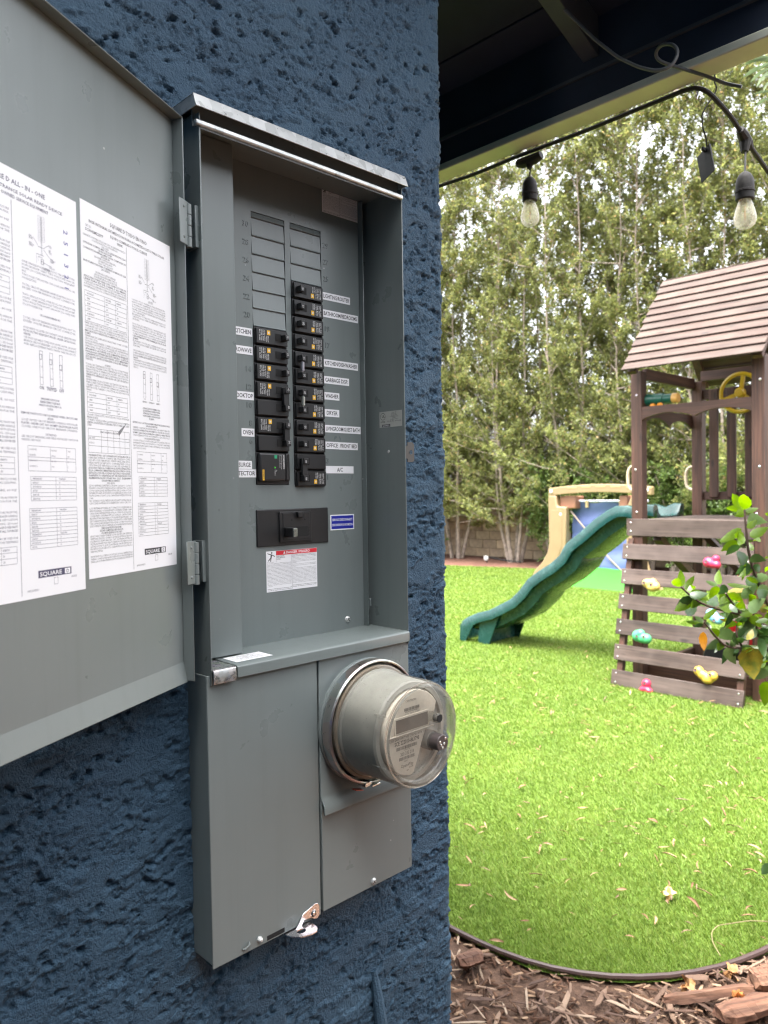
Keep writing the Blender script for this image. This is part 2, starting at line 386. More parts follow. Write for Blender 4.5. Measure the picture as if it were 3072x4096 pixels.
# turf blades
def in_poly(x, y, poly):
    p = np.array(poly); c = np.zeros(len(x), bool); j = len(p)-1
    for k in range(len(p)):
        a, b = p[k], p[j]
        c ^= ((a[1] > y) != (b[1] > y)) & (x < (b[0]-a[0])*(y-a[1])/(b[1]-a[1]+1e-12)+a[0]); j = k
    return c
def blades(n, dmin, dmax):
    """blade density falls and blade size grows smoothly with distance, so that no zone shows"""
    th = rng.uniform(math.radians(-2), math.radians(62), n); q = .25
    r = (dmin**q+(dmax**q-dmin**q)*rng.uniform(0, 1, n))**(1/q)
    x, y = CAM[0]+r*np.cos(th), CAM[1]+r*np.sin(th)
    k = in_poly(x, y, turf_poly); k &= visible(np.stack([x, y, x*0], 1), .10); x, y, r = x[k], y[k], r[k]; n = len(x)
    a = rng.uniform(0, 2*math.pi, n); hh = (.016+.0007*r)*rng.uniform(.6, 1.15, n); ww = .00115*(r/2.2)**.95*rng.uniform(.7, 1.3, n)
    ln = rng.uniform(.3, 1.15, n); la = rng.normal(2.4, 1.2, n)     # blades lean mostly one way
    B = np.stack([x, y, np.zeros(n)], 1); dx = np.stack([np.cos(a), np.sin(a), np.zeros(n)], 1)
    tip = B+np.stack([np.cos(la)*ln*hh, np.sin(la)*ln*hh, hh], 1)
    return np.stack([B-dx*ww[:, None], B+dx*ww[:, None], tip], 1).reshape(-1, 3), n
V, k = blades(980000, 2.05, 16.)
vs, fs = [V], [np.arange(3*k).reshape(-1, 3)]
tag(big_mesh('turf_grass', np.concatenate(vs), np.concatenate(fs), TURF), 'short bright green synthetic turf blades covering the lawn', 'grass', kind='stuff')

# ------------------------------------------------------------------ house: stucco wall and eave
WX = .535
house = thing('house', (-1.2, .5, 0), 'navy blue stucco house corner carrying the grey electrical panel, with open wood eave', 'house')
def spectrum(nz, nx, d, lo, hi, seed, ax=1., az=1.):
    """band-passed noise field, wavelengths lo..hi metres, unit variance"""
    r = np.random.default_rng(seed); F = np.fft.rfft2(r.standard_normal((nz, nx)))
    fz = np.fft.fftfreq(nz, d)[:, None]*az; fx = np.fft.rfftfreq(nx, d)[None, :]*ax; f = np.sqrt(fz**2+fx**2)+1e-9
    F *= np.exp(-(f*lo)**2)*(1-np.exp(-(f*hi)**2)); g = np.fft.irfft2(F, (nz, nx)); return g/g.std()
def sst(a, b, x):
    t = np.clip((x-a)/(b-a), 0, 1); return t*t*(3-2*t)
D = .0024
x0w, z0w, z1w = -.36, .42, 2.62
xs_flat = np.arange(x0w, WX-.018, D); ang = np.linspace(0, math.pi/2, 13)[1:]
NS = 40
sx_ = np.concatenate([np.stack([xs_flat, xs_flat*0], 1), np.stack([WX-.018+.018*np.sin(ang), .018-.018*np.cos(ang)], 1),
                      np.stack([np.full(NS, WX), .018+D*np.arange(1, NS+1)], 1)])
nx_ = np.concatenate([np.tile([0, -1.], (len(xs_flat), 1)), np.stack([np.sin(ang), -np.cos(ang)], 1), np.tile([1., 0], (NS, 1))])
zs = np.arange(z0w, z1w, D); nz, nx = len(zs), len(sx_)
def fbm(seed, lam, ax=1., az=1., oct=4, g=.55):
    f = 0
    for k in range(oct): f = f+g**k*spectrum(nz, nx, D, lam*.5/2**k, lam/2**k, seed+k, ax, az)
    return f/f.std()
g1 = spectrum(nz, nx, D, .0022, .0075, 1); gm = spectrum(nz, nx, D, .006, .02, 31)
fa = fbm(100, .16, 1.3, .8); fb_ = fbm(200, .075, 1.5, .75); fc = fbm(300, .05, 1.2, .9, 3); g4 = spectrum(nz, nx, D, .15, .6, 4)
plate = sst(.05, .45, fa+.25*g4)                                 # trowelled plateaus
scab = sst(.95, 1.2, fb_+.25*g4); pit = sst(1.15, 1.45, fc-.15*fa); crev = np.exp(-((fa+.25*g4-.0)/.09)**2)*sst(.35, 1.0, fc+.2*g4)
pit = pit*(1-.85*plate); rough = 1-.78*plate*(1-.7*scab)
H = (.0007*np.clip(g1, -2.2, 2.2)+.0005*gm)*rough+.0016*plate+.0022*scab-.0034*pit-.0052*crev+.0005*g4
jog = .0011*spectrum(nz, nx, D, .02, .06, 9)
X = sx_[None, :, 0]+nx_[None, :, 0]*(H+jog*0); Y = sx_[None, :, 1]+nx_[None, :, 1]*H
Zg = np.repeat(zs[:, None], nx, 1)
V = np.stack([X, Y, Zg], 2).reshape(-1, 3)
ii = np.arange(nz*nx).reshape(nz, nx); Q = np.stack([ii[:-1, :-1], ii[:-1, 1:], ii[1:, 1:], ii[1:, :-1]], 2)
cx = (sx_[:-1, 0]+sx_[1:, 0])/2; cz = (zs[:-1]+zs[1:])/2
hole = ((cx > 1.17*I) & (cx < 15.04*I) & (np.arange(len(cx)) < len(xs_flat)))[None, :] & ((cz > Z0-37.9*I) & (cz < Z0+3.6*I))[:, None]
F = Q[~hole]
big_mesh('wall', V, F, STUCCO, house, smooth=True)
mb = MB()
mb.box(-7, x0w+.002, .001, .10, -.02, 3.6).box(x0w, WX-.005, .004, .10, -.02, z0w+.004).box(WX-.1, WX-.002, .17, 7, -.02, 2.86)
mb.box(x0w, WX-.003, .004, .10, z1w-.004, 3.5)
mb.build('wall', STUCCO, house)
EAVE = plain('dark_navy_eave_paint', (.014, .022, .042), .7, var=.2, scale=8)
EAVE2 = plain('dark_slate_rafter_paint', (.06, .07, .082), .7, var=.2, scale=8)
CREAM = plain('cream_fascia_paint', (.62, .62, .5), .6, var=.1, scale=9)
SL = .35
def rz(x): return 2.53+SL*(1.12-x)
RY0, RY1 = -.40, 7.
for k, yy in enumerate((.055, .665, 1.275, -.36)):
    p = [(1.12, rz(1.12)), (1.12, rz(1.12)+.088), (-2.5, rz(-2.5)+.088), (-2.5, rz(-2.5))]
    if k in (1, 2): p = [(1.12, rz(1.12)), (1.12, rz(1.12)+.088), (.56, rz(.56)+.088), (.56, rz(.56))]
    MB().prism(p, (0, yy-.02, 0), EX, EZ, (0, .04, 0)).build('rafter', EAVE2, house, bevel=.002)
edges = [1.125, 1.04, .90, .76, .62, .48, .2, -.3, -.9, -1.6, -2.6]
for a, b in zip(edges[:-1], edges[1:]):
    q = [(a, rz(a)+.09), (b+.004, rz(b+.004)+.09), (b+.004, rz(b+.004)+.108), (a, rz(a)+.108)]
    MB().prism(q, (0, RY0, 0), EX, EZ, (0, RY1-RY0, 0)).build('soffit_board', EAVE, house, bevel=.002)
q = [(1.21, rz(1.21)+.115), (-2.6, rz(-2.6)+.115), (-2.6, rz(-2.6)+.14), (1.21, rz(1.21)+.14)]
MB().prism(q, (0, RY0-.02, 0), EX, EZ, (0, RY1-RY0, 0)).build('roof', plain('grey_shingle', (.09, .085, .08), .9, var=.3, scale=20), house)
# fascia: dark inside, cream lower edge
MB().box(1.121, 1.150, RY0, RY1, 2.437, 2.64).build('fascia_board', EAVE, house, bevel=.002)
MB().box(1.117, 1.182, RY0-.01, RY1, 2.418, 2.4365).build('fascia_trim', CREAM, house, bevel=.003)
MB().box(1.1505, 1.180, RY0-.01, RY1, 2.4370, 2.66).build('fascia_face', CREAM, house, bevel=.002)
MB().box(1.112, 1.1205, RY0, RY1, 2.496, 2.503).build('bead', EAVE2, house)
# unseen wing wall added to keep light from the left off the panel
MB().box(-1.35, -1.15, -5.5, .0, -.02, 4.4).build('wall', STUCCO, house)
# painted conduit stub low on the wall
cb = smooth_path([on_plane(806, 2095, (0, 1, 0), (0, .0, 0)), on_plane(812, 2125, (0, 1, 0), (0, -.008, 0)), (.352, -.012, .68), (.353, -.012, .30)], 14)
MB().tube(cb, [.006, .009]+[.010]*12, 10).build('conduit', STUCCO, house, smooth=True)

# unseen fence added behind the camera to cut low light on the panel
sf = thing('shade_fence', (1, -3.1, 0), 'unseen tall dark grey board fence added behind the camera to shade the panel', 'fence')
MB().box(-1.15, 3.4, -3.06, -3.02, .35, .44).build('rail', WOOD_X, sf); MB().box(-1.15, 3.4, -3.06, -3.02, 1.5, 1.59).build('rail', WOOD_X, sf)
fb = MB().box(-1.13, -1.0, -3.02, -3.0, 0, 3.0).build('board', plain('dark_grey_shade_fence', (.045, .05, .048), .8), sf)
for k in range(1, 33): dup(fb, sf, (.137*k, 0, random.uniform(-.01, .01)))
# ------------------------------------------------------------------ block wall behind the yard
BLK = []
for k, c in enumerate(((.30, .235, .16), (.35, .28, .195), (.27, .205, .14), (.33, .25, .165))):
    BLK.append(plain('tan_split_block_%s' % 'abcd'[k], c, .9, var=.22, scale=9, bmp=.6))
bw = thing('block_wall', (13.8, 7, 0), 'tan concrete block garden wall standing behind the tree trunks', 'wall')
MB().box(13.705, 13.9, 12.92, 26, -.03, 1.79).build('plain_wall_run', BLK[1], bw)
MB().box(13.705, 13.9, -6, 1.18, -.03, 1.79).build('plain_wall_run', BLK[1], bw)
MB().box(13.74, 13.9, 1.2, 12.9, -.03, 1.78).build('mortar_core', plain('mortar', (.17, .13, .095), .95), bw)
protos = []
for k in range(4):
    b = MB().box(13.70, 13.76, 0, .392, 0, .192); protos.append(b.build('block', BLK[k], bw, bevel=.008, seg=1))
first = [True]*4
for r in range(9):
    y = 1.3-(.2 if r % 2 else 0)
    while y < 12.7:
        if y >= 1.2:
            k = random.randrange(4); dx = random.uniform(-.008, .004); pos = np.array([dx, y, r*.2+.004])
            if first[k]:
                protos[k].location += Vector(pos); WL[protos[k].name] += pos; first[k] = False; ref = pos
                protos[k]['_p'] = 0.; refs = globals().setdefault('_refs', {}); refs[k] = pos
            else: dup(protos[k], bw, pos-_refs[k])
        y += .4
for p in protos:
    if '_p' in p: del p['_p']
MB().box(13.68, 13.94, 1.1, 13.0, 1.80, 1.86).build('coping', BLK[1], bw, bevel=.01)

# ================================================================== ELECTRICAL PANEL
panel = thing('electrical_panel', (8*I, 0, Z0-38.3*I), 'open grey steel electrical service panel with labelled black breakers on the blue wall', 'electrical panel')
b = MB()
b.ibox(1.14, 1.22, -3.32, 3, -24.3, 3.3).ibox(14.98, 15.06, -3.32, 3, -24.3, 3.3).ibox(1.14, 15.06, -2.6, 3, 3.3, 3.4).ibox(1.2, 15.0, 3, 3.1, -38.2, 3.3)
b.ibox(1.20, 1.26, -2.9, 3, -38.15, -24.3).ibox(14.96, 15.02, -3.0, 3, -38.1, -24.3).ibox(1.2, 15.0, -2.9, 3, -38.15, -38.09)
b.build('enclosure', PAINT, panel, bevel=.0006, seg=1)
b = MB()                                                     # dead front, butted strips around the openings
for x0, x1, z0, z1 in ((3.9, 6.33, -23.5, 4.2), (11.37, 14.42, -23.5, 4.2), (6.33, 11.37, .76, 4.2), (8.65, 9.04, -14.47, .76), (6.33, 11.37, -15.9, -14.47), (6.33, 11.37, -23.5, -17.93)):
    b.ibox(x0, x1, 0, .07, z0, z1)
b.build('dead_front', PAINT, panel)
MB().ibox(3.9, 14.9, .9, .95, -23.4, 3.2).build('interior_back', DARK, panel)
b = MB().ibox(1.23, 4.25, -1.45, -1.39, -23.42, 3.25).ibox(4.19, 4.25, -1.39, -.01, -23.42, 3.25); b.build('gutter_cover', PAINT, panel, bevel=.0008)
b = MB().ibox(14.42, 14.48, -.42, .2, -23.45, 3.25).ibox(14.48, 14.97, .14, .2, -23.45, 3.25).ibox(14.5, 14.62, -.5, -.42, -22.2, -21.7)
b.build('side_channel', PAINT, panel, bevel=.0005, seg=1)
# slot numbers pressed in the dead front
for col_x, nums, al in ((6.16, (30, 28, 26, 24, 22, 20, None, None, 14, 12, 10, 8, 6, 4), 'R'), (11.50, (29, 27, 25, None, None, 19, 17, None, None, None, None, None, None, 3, 1), 'L')):
    for k, n in enumerate(nums):
        if n is None: continue
        mb = MB(); put_text(mb, str(n), P(col_x, .0, -k-.17), EX, EZ, .30*I, al, 2, True, depth=.028*I)
        mb.build('stamped_number', PAINT_HOOD, panel)
# filler plates (un-used twist-outs): louvre-like, each bottom edge proud
def filler(x0, x1, zt, zb):
    mb = MB()
    pr = [(.012, zb), (-.03, zb+.02), (-.034, zb+.05), (-.02, zb+.09), (.05, zt-.004), (.09, zt-.004), (.09, zb)]
    mb.prism([(p[0], p[1]) for p in pr], P(x0, 0, 0), EY*I, EZ*I, EX*(x1-x0)*I); return mb
for x0, x1, n in ((6.36, 8.60, 6), (9.07, 11.32, 3)):
    filler(x0, x1, .74, .42).build('filler_plate', PAINT, panel)
    for k in range(n): filler(x0, x1, .40-k, -.60-k).build('filler_plate', PAINT, panel)

def local(xc, zc, s):
    """s=+1 right-hand column, s=-1 left-hand column (the breaker turned end for end)"""
    return lambda u, y, w: P(xc+s*u, y, zc+s*w)
def lbox(mb, L, u0, u1, y0, y1, w0, w1):
    a = L(u0, y0, w0); c = L(u1, y1, w1); mb.box(min(a[0], c[0]), max(a[0], c[0]), min(a[1], c[1]), max(a[1], c[1]), min(a[2], c[2]), max(a[2], c[2])); return mb
_proto = {}
def breaker(colx, k, s, amps, kind='single', sticker=True, tie=False):
    poles = 2 if kind == 'double' else 1
    zc = -k-.10
    L = local(colx, zc, s)
    key = (s, kind, sticker)
    mb = MB()
    for q in range(poles):
        dz = -q*s
        lbox(mb, L, -1.14, 1.14, -.05, .8, -.485+dz, .485+dz)
        lbox(mb, L, -1.08, 1.08, -.22, -.05, (-.44 if s > 0 else -.40)+dz, (.40 if s > 0 else .44)+dz)
    body = mb.build('circuit_breaker', BLACK, panel, bevel=.0007, seg=2)
    body['label'] = '%s black %s-ampere circuit breaker' % ('double-pole' if poles == 2 else 'single-pole', amps)
    sl = MB(); tg = MB(); ink = MB(); wh = MB(); yl = MB()
    ux, vx = (EZ, -EX) if s > 0 else (-EZ, EX)
    for q in range(poles):
        dz = -q*s; M = (lambda d: (lambda u, y, w: L(u, y, w+d)))(dz)
        lbox(sl, M, -.62, -.18, -.222, -.20, -.22, .2)                       # toggle slot
        lbox(sl, M, -.50, -.22, -.228, -.222, -.18, .16)
        # toggle: wedge that leans towards the ON side
        if kind == 'single':
            c = [M(u, y, w) for w in (-.17, .17) for u, y in ((-.60, -.20), (-.93, -.20), (-.90, -.62), (-.64, -.62))]
            tg.add(c, [(0, 1, 2, 3), (7, 6, 5, 4), (0, 4, 5, 1), (1, 5, 6, 2), (2, 6, 7, 3), (3, 7, 4, 0)])
        put_text(ink, str(amps), M(-.71 if kind == 'single' else -.70, -.632, -.13*1), ux, vx, .13*I, 'L', 2, False, squeeze=.95)
        if sticker and q == (poles-1 if s > 0 else 0):
            a = M(.26, -.225, -.2); yl.obox(a, EX*.11*I, EY*.003*I, EZ*.13*I)
            lbox(wh, M, .21, .31, -.234, -.228, -.25, -.15)
            for r, (tx, hh) in enumerate((('HOM120 120/240V', .075), ('TYPE HOM', .075), ('CU-AL 60/75C', .06), ('HACR SWD', .075), ('LISTED 10kA', .06), ('40C CLASS', .075))):
                put_text(wh, tx, M(.33+.115*r, -.226, -.33 if r > 1 else -.02), ux, vx, hh*I, 'L', 1, True, width=(.62 if r > 1 else .36)*I)
    if kind == 'double':
        d = -s
        for (w0, w1, y1) in ((-.17, .17, -.62), (-.17+d, .17+d, -.62)): lbox(tg, L, -.90, -.56, -.20, y1, min(w0, w1), max(w0, w1))
        lbox(tg, L, -.92, -.54, -.30, -.50, min(-.17, .17+d), max(.17, -.17+d))
    sl.build('toggle_slot', DARK, body); tg.build('toggle', BLACK2, body, bevel=.0005, seg=1); ink.build('amp_number', WHITEINK, body)
    if sticker: yl.build('logo_sticker', YEL, body); wh.build('sticker_print', WHITEINK, body)
    if tie:
        a = L(-.77, -.45, -.19); c = L(-.77, -.45, -.81)
        t = MB().lathe([(0, 0), (.05*I, 0), (.05*I, .06*I), (.125*I, .06*I), (.125*I, .56*I), (.05*I, .56*I), (.05*I, .62*I), (0, .62*I)], a, (0, 0, -1), 20, EX)
        t.build('handle_tie', STEEL, body, smooth=True)
    return body
XR, XL = 10.205, 7.49
for k, a, t in ((3, 15, 0), (4, 15, 0), (5, 20, 0), (6, 20, 0), (7, 20, 1), (8, 20, 0), (9, 20, 1), (10, 20, 0), (11, 20, 0), (12, 20, 0)): breaker(XR, k, 1, a, tie=bool(t))
breaker(XR, 13, 1, 40, 'double')
for k in (6, 7, 8): breaker(XL, k, -1, 20)
breaker(XL, 9, -1, 40, 'double'); breaker(XL, 11, -1, 50, 'double')

# surge protector
b = MB().ibox(6.36, 8.62, -.05, .8, -14.45, -12.62); sp = b.build('surge_protector', BLACK, panel, bevel=.001)
sp['label'] = 'square black surge protector module with green indicator light'
MB().ibox(6.40, 8.25, -.30, -.05, -14.28, -12.66).build('front_cover', BLACK2, sp, bevel=.004, seg=3)
MB().ibox(8.27, 8.60, -.20, -.05, -14.25, -12.66).build('end_cover', BLACK2, sp, bevel=.002)
t = MB(); put_text(t, 'HOM250PSPD', P(8.02, -.303, -12.78), -EZ, EX, .10*I, 'L', 2, True, width=.80*I)
for r, s_ in enumerate(('Whole Home Surge', 'Protection Device')): put_text(t, s_, P(7.88-.11*r, -.303, -12.78), -EZ, EX, .07*I, 'L', 1)
put_text(t, 'On', P(7.52, -.303, -13.62), -EZ, EX, .06*I); put_text(t, '2 Replace', P(7.42, -.303, -13.62), -EZ, EX, .06*I)
t.build('print', WHITEINK, sp)
t = MB(); put_text(t, 'HOM', P(8.36, -.203, -12.78), -EZ, EX, .17*I, 'L', 2, True, depth=.012*I); t.build('raised_letters', BLACK2, sp)
MB().ibox(7.42, 7.60, -.304, -.30, -12.98, -12.78).build('green_logo', GREENSTK, sp)
MB().lathe([(0, .03*I), (.03*I, .025*I), (.05*I, 0)], P(7.44, -.30, -13.50), (0, -1, 0), 14).build('indicator_light', plain('green_led', (.08, .75, .02), .25), sp, smooth=True)
MB().ibox(6.58, 6.70, -.304, -.30, -14.22, -13.62).build('yellow_strip', YEL, sp)
t = MB(); put_text(t, 'SQUARE D', P(6.615, -.306, -13.66), -EZ, EX, .065*I, 'L', 1, True, width=.5*I); t.build('strip_print', INK, sp)

# main breaker
mbk = MB().ibox(6.28, 11.51, -.09, .5, -17.97, -15.87).build('main_breaker', BLACK2, panel, bevel=.0012)
mbk['label'] = 'wide black main breaker with one silver-tipped handle'
MB().ibox(7.78, 10.13, -.20, -.08, -17.80, -16.02).build('raised_block', BLACK, mbk, bevel=.001)
MB().ibox(8.0, 9.95, -.23, -.20, -17.66, -16.1).build('escutcheon', BLACK, mbk, bevel=.0008)
MB().ibox(8.95, 9.38, -.42, -.2, -16.40, -16.04).build('top_tab', BLACK, mbk, bevel=.0012)
MB().ibox(8.15, 9.78, -.245, -.228, -17.50, -16.92).build('handle_slot', DARK, mbk)
MB().ibox(8.05, 8.42, -1.05, -.2, -17.50, -16.93).build('handle', BLACK2, mbk, bevel=.002)
MB().ibox(8.10, 8.38, -1.062, -1.048, -17.44, -16.98).build('handle_tip', CHROME, mbk, bevel=.0003)
t = MB(); put_text(t, '200', P(8.30, -1.064, -17.38), EZ, -EX, .16*I, 'L', 2, True); t.build('amp_number', INK, mbk)
t = MB(); put_text(t, 'O/OFF', P(9.93, -.232, -17.45), EZ, -EX, .11*I, 'L', 2, False, depth=.01*I); t.build('raised_letters', BLACK2, mbk)
b = MB()
for xx in (8.62, 9.58): b.lathe([(.055*I, 0), (0, .002*I)], P(xx, -.232, -16.52), (0, -1, 0), 12)
b.build('hole', DARK, mbk)

# label tapes on the dead front: text, x0, x1, ztop
def tape(txt, x0, x1, zt, al='L', pad=.08, nm='label_tape', h=.45, parent=panel, gap=None):
    o = MB().ibox(x0, x1, -.014, -.002, zt-h, zt).build(nm, TAPE, parent); o['label'] = 'white label tape reading '+txt
    t = MB(); xa = {'L': x0+pad, 'C': (x0+x1)/2, 'R': x1-pad}[al]
    w = (x1-x0-2*pad) if al != 'C' else None
    put_text(t, txt, P(xa, -.0165, zt-h+.115), EX, EZ, .235*I, al, 2, True, width=w*I if w else None, squeeze=.85)
    t.build('lettering', INK, o); return o
for txt, x0, x1, zt, al in (('LIGHTING/ROUTER', 11.40, 13.65, -2.84, 'L'), ('BATHROOM/BEDROOMS', 11.40, 14.29, -3.88, 'L'), ('KITCHEN/DISHWASHER', 11.43, 14.24, -6.87, 'L'),
                            ('GARBAGE DISP.', 11.44, 13.46, -7.89, 'L'), ('WASHER', 11.44, 12.64, -8.86, 'L'), ('DRYER', 11.43, 12.61, -9.89, 'C'), ('LIVINGROOM/GUEST BATH', 11.43, 14.37, -10.85, 'L'),
                            ('OFFICE', 11.46, 12.52, -11.86, 'C'), ('/FRONT BED', 12.53, 14.11, -11.87, 'L'), ('A/C', 11.46, 13.72, -13.34, 'C'),
                            ('KITCHEN', 5.02, 6.26, -5.77, 'L'), ('MICROWAVE', 4.62, 6.27, -6.79, 'L'), ('COOKTOP', 4.86, 6.29, -9.30, 'L'), ('OVEN', 5.43, 6.28, -11.33, 'L'),
                            ('SURGE', 5.12, 6.07, -13.13, 'L'), ('PROTECTOR', 4.50, 6.34, -13.60, 'L')):
    tape(txt, x0, x1, zt, al)

# printed labels
o = MB().ibox(11.74, 13.69, -.016, -.003, -17.28, -16.33).build('service_label', TAPE, panel)
MB().ibox(11.82, 13.62, -.0185, -.0162, -17.21, -16.40).build('blue_field', BLUEINK, o)
t = MB(); put_text(t, 'SERVICE DISCONNECT', P(12.72, -.02, -16.72), EX, EZ, .15*I, 'C', 2, True, width=1.68*I); put_text(t, 'DESCONEXION DE ACOMETIDA', P(12.72, -.02, -17.03), EX, EZ, .14*I, 'C', 2, True, width=1.7*I)
t.build('lettering', TAPE, o)
def text_block(mb, lines, x, z, w, pitch, h, y, u=EX, v=EZ, org=None):
    for k, ln in enumerate(lines):
        bold = ln.startswith('*'); s_ = ln.lstrip('*')
        pt = P(x, y, z-k*pitch) if org is None else org(x, z-k*pitch)
        full = len(s_) > 26
        put_text(mb, s_, pt, u, v, h*I, 'L', 1, bold, width=w*I if full else None, squeeze=.62)
DEN = ['Apply appropriate personal', 'protective equipment (PPE) and follow safe', 'electrical work practices. See NFPA 70E, CSA', 'Z462 or NOM-029-STPS or local equivalent.', 'This equipment must only be installed and',
       'serviced by qualified electrical personnel.', 'Turn off all power supplying this equipment', 'before working on or inside equipment.', 'Always use a properly rated voltage sensing', 'device to confirm power is off.',
       'Replace all devices, doors and covers before', 'turning on power to this equipment.', 'This equipment is designed and tested by', 'Schneider Electric to performance levels', 'which meet UL standards. Use only', 'Square D brand devices and accessories.',
       'Do not allow petroleum based paints,', 'solvents or sprays to contact the non-metallic', 'parts of this product.', '', '*Failure to follow these instructions will', '*result in death or serious injury.']
DES = ['*PELIGRO DE DESCARGA ELECTRICA,', '*EXPLOSION O DESTELLO POR ARQUEO', 'Utilice equipo de proteccion personal (EPP)', 'apropiado y siga las practicas de seguridad en', 'trabajos electricos establecidas por su Compania.', 'Consulte la norma NFPA 70E, CSA Z462 o', 'NOM-029-STPS.',
       'Solamente el personal electrico especializado', 'debera instalar y prestar servicio de mantenimiento', 'a este equipo.', 'Desenergice el equipo antes de realizar cualquier', 'trabajo dentro o fuera de el. Siempre utilice un', 'dispositivo detector de tension nominal adecuado', 'para confirmar la desenergizacion del equipo.',
       'Vuelva a colocar todos los dispositivos, las puertas', 'y las cubiertas antes de energizar este equipo.', 'Este equipo ha sido disenado y probado por', 'Schneider Electric y cumple con las normas de', 'nivel de rendimiento establecidas por UL. Utilice', 'solo dispositivos y accesorios de marca Square D', 'No permita que superficies no metalicas de este', 'producto entren en contacto con pintura, solventes', '', '*El incumplimiento de estas instrucciones podra', '*causar la muerte o lesiones serias.']
def danger(x0, x1, zt, zb, nm):
    W, Hh = x1-x0, zt-zb; sx = W/3.71; sz = Hh/2.34
    o = MB().ibox(x0, x1, -.016, -.003, zb, zt).build(nm, PAPER, panel); o['label'] = 'white bilingual danger label with red header band'
    MB().ibox(x0+.70*sx, x1-.01, -.0185, -.0165, zt-.26*sz, zt-.01).build('red_band', RED, o)
    t = MB(); put_text(t, 'DANGER / PELIGRO', P(x0+(.70*sx+W)/2+.08, -.02, zt-.20*sz), EX, EZ, .14*I*sz, 'C', 2, True)
    xx = x0+(.70*sx+W)/2-1.0*sx; t.add([P(xx, -.02, zt-.2*sz), P(xx+.16, -.02, zt-.2*sz), P(xx+.08, -.02, zt-.05*sz)], [(0, 1, 2)]); t.build('band_print', PAPER, o)
    k = MB()
    text_block(k, ['*HAZARD OF ELECTRIC', '*SHOCK, EXPLOSION, OR', '*ARC FLASH'], x0+.72*sx, zt-.35*sz, 1.05*sx, .085*sz, .062*sz, -.019)
    text_block(k, DEN, x0+.06, zt-.66*sz, 1.72*sx, .077*sz, .048*sz, -.019); text_block(k, DES, x0+1.86*sx, zt-.34*sz, 1.8*sx, .077*sz, .048*sz, -.019)
    k.ibox(x0+1.81*sx, x0+1.825*sx, -.0195, -.0165, zb+.05, zt-.28*sz).ibox(x0+.69*sx, x0+.70*sx, -.0195, -.0165, zt-.66*sz, zt)
    # shocked figure
    c = lambda a, d: P(x0+a*sx, -.0195, zt-d*sz)
    for a0, d0, a1, d1, w in ((.36, .20, .33, .40, .09), (.36, .20, .16, .16, .045), (.37, .20, .60, .32, .045), (.33, .38, .14, .56, .055), (.34, .38, .30, .60, .055), (.08, .12, .20, .16, .03)):
        p, q = c(a0, d0), c(a1, d1); dd = (q-p)/np.linalg.norm(q-p); nn = np.cross(dd, EY)*w*I/2; k.add([p-nn, q-nn, q+nn, p+nn], [(0, 1, 2, 3)])
    k.lathe([(0, 0), (.05*I, 0)], c(.39, .10), (0, -1, 0), 12)
    k.build('print', INK, o); return o
danger(6.915, 10.625, -18.26, -20.595, 'danger_label')
danger(11.52, 14.40, 3.56, 1.97, 'warning_label')
# rating sticker on the inner side wall
o = MB().ibox(14.965, 14.979, -3.1, -1.14, -10.96, -9.98).build('rating_label', plain('silver_label', (.42, .43, .40), .5), panel)
t = MB(); A = lambda s_, z: P(14.962, -1.14-s_, z)
UY = -EY
put_text(t, 'LISTED', A(.10, -10.66), UY, EZ, .09*I, 'L', 1, True, width=.42*I); put_text(t, 'ISSUE No. 8136136', A(.70, -10.64), UY, EZ, .08*I, 'L', 1, False, width=1.2*I)
for r, s_ in enumerate(('CLASS CTL', 'ENCLOSED', 'PANELBOARD', 'COMPLEMENTARY', 'LISTING', 'POWER OUTLET')): put_text(t, s_, A(1.28, -10.10-.085*r), UY, EZ, .062*I, 'C', 1)
put_text(t, 'UL', A(.22, -10.34), UY, EZ, .15*I, 'L', 2, True)
ring = [(.20*I, 0), (.225*I, 0)]; t.lathe(ring, A(.31, -10.28), (-1, 0, 0), 24)
p0, p1 = A(.22, -10.93), A(.95, -10.78); t.add([(p0[0], p0[1], p0[2]), (p0[0], p1[1], p0[2]), (p0[0], p1[1], p1[2]), (p0[0], p0[1], p1[2])], [(0, 1, 2, 3)])
t.build('print', INK, o)
t = MB(); put_text(t, 'SQUARE D', A(.27, -10.90)+np.array([-.00004, 0, 0]), UY, EZ, .09*I, 'L', 1, True, width=.62*I); t.build('logo_letters', TAPE, o)
# shelf between the two compartments
pr = [(.02, -23.47), (-3.22, -23.50), (-3.36, -23.53), (-3.42, -23.60), (-3.42, -24.14), (-3.36, -24.14), (-3.36, -23.64), (-3.32, -23.60), (.02, -23.55)]
MB().prism(pr, P(2.62, 0, 0), EY*I, EZ*I, EX*12.43*I).build('shelf', PAINT_HOOD, panel, bevel=.0008, smooth=True)
pr = [(-.5, -23.49), (-3.30, -23.49), (-3.45, -23.52), (-3.50, -23.58), (-3.50, -24.21), (-3.44, -24.21), (-3.44, -23.62), (-3.38, -23.57), (-.5, -23.56)]
MB().prism(pr, P(1.19, 0, 0), EY*I, EZ*I, EX*1.30*I).build('end_clip', GALV, panel, bevel=.0006)
lo = MB().add([P(2.95, -2.85, -23.484), P(5.2, -2.85, -23.484), P(5.2, -1.55, -23.474), P(2.95, -1.55, -23.474)], [(0, 1, 2, 3)]).build('shelf_label', PAPER, panel)
t = MB()
for r, s_ in enumerate(('UTILITY SEAL COVER. REMOVE ONLY', 'BY THE SERVING UTILITY', 'SELLO DE LA COMPANIA SUMINISTRADORA', 'SOLAMENTE PERSONAL AUTORIZADO', 'DE LA COMPANIA PUEDE ABRIR')):
    put_text(t, s_, P(4.08, -1.80-.2*r, -23.470), EX, EY, .10*I, 'C', 1, True, squeeze=.7)
t.build('lettering', INK, lo)
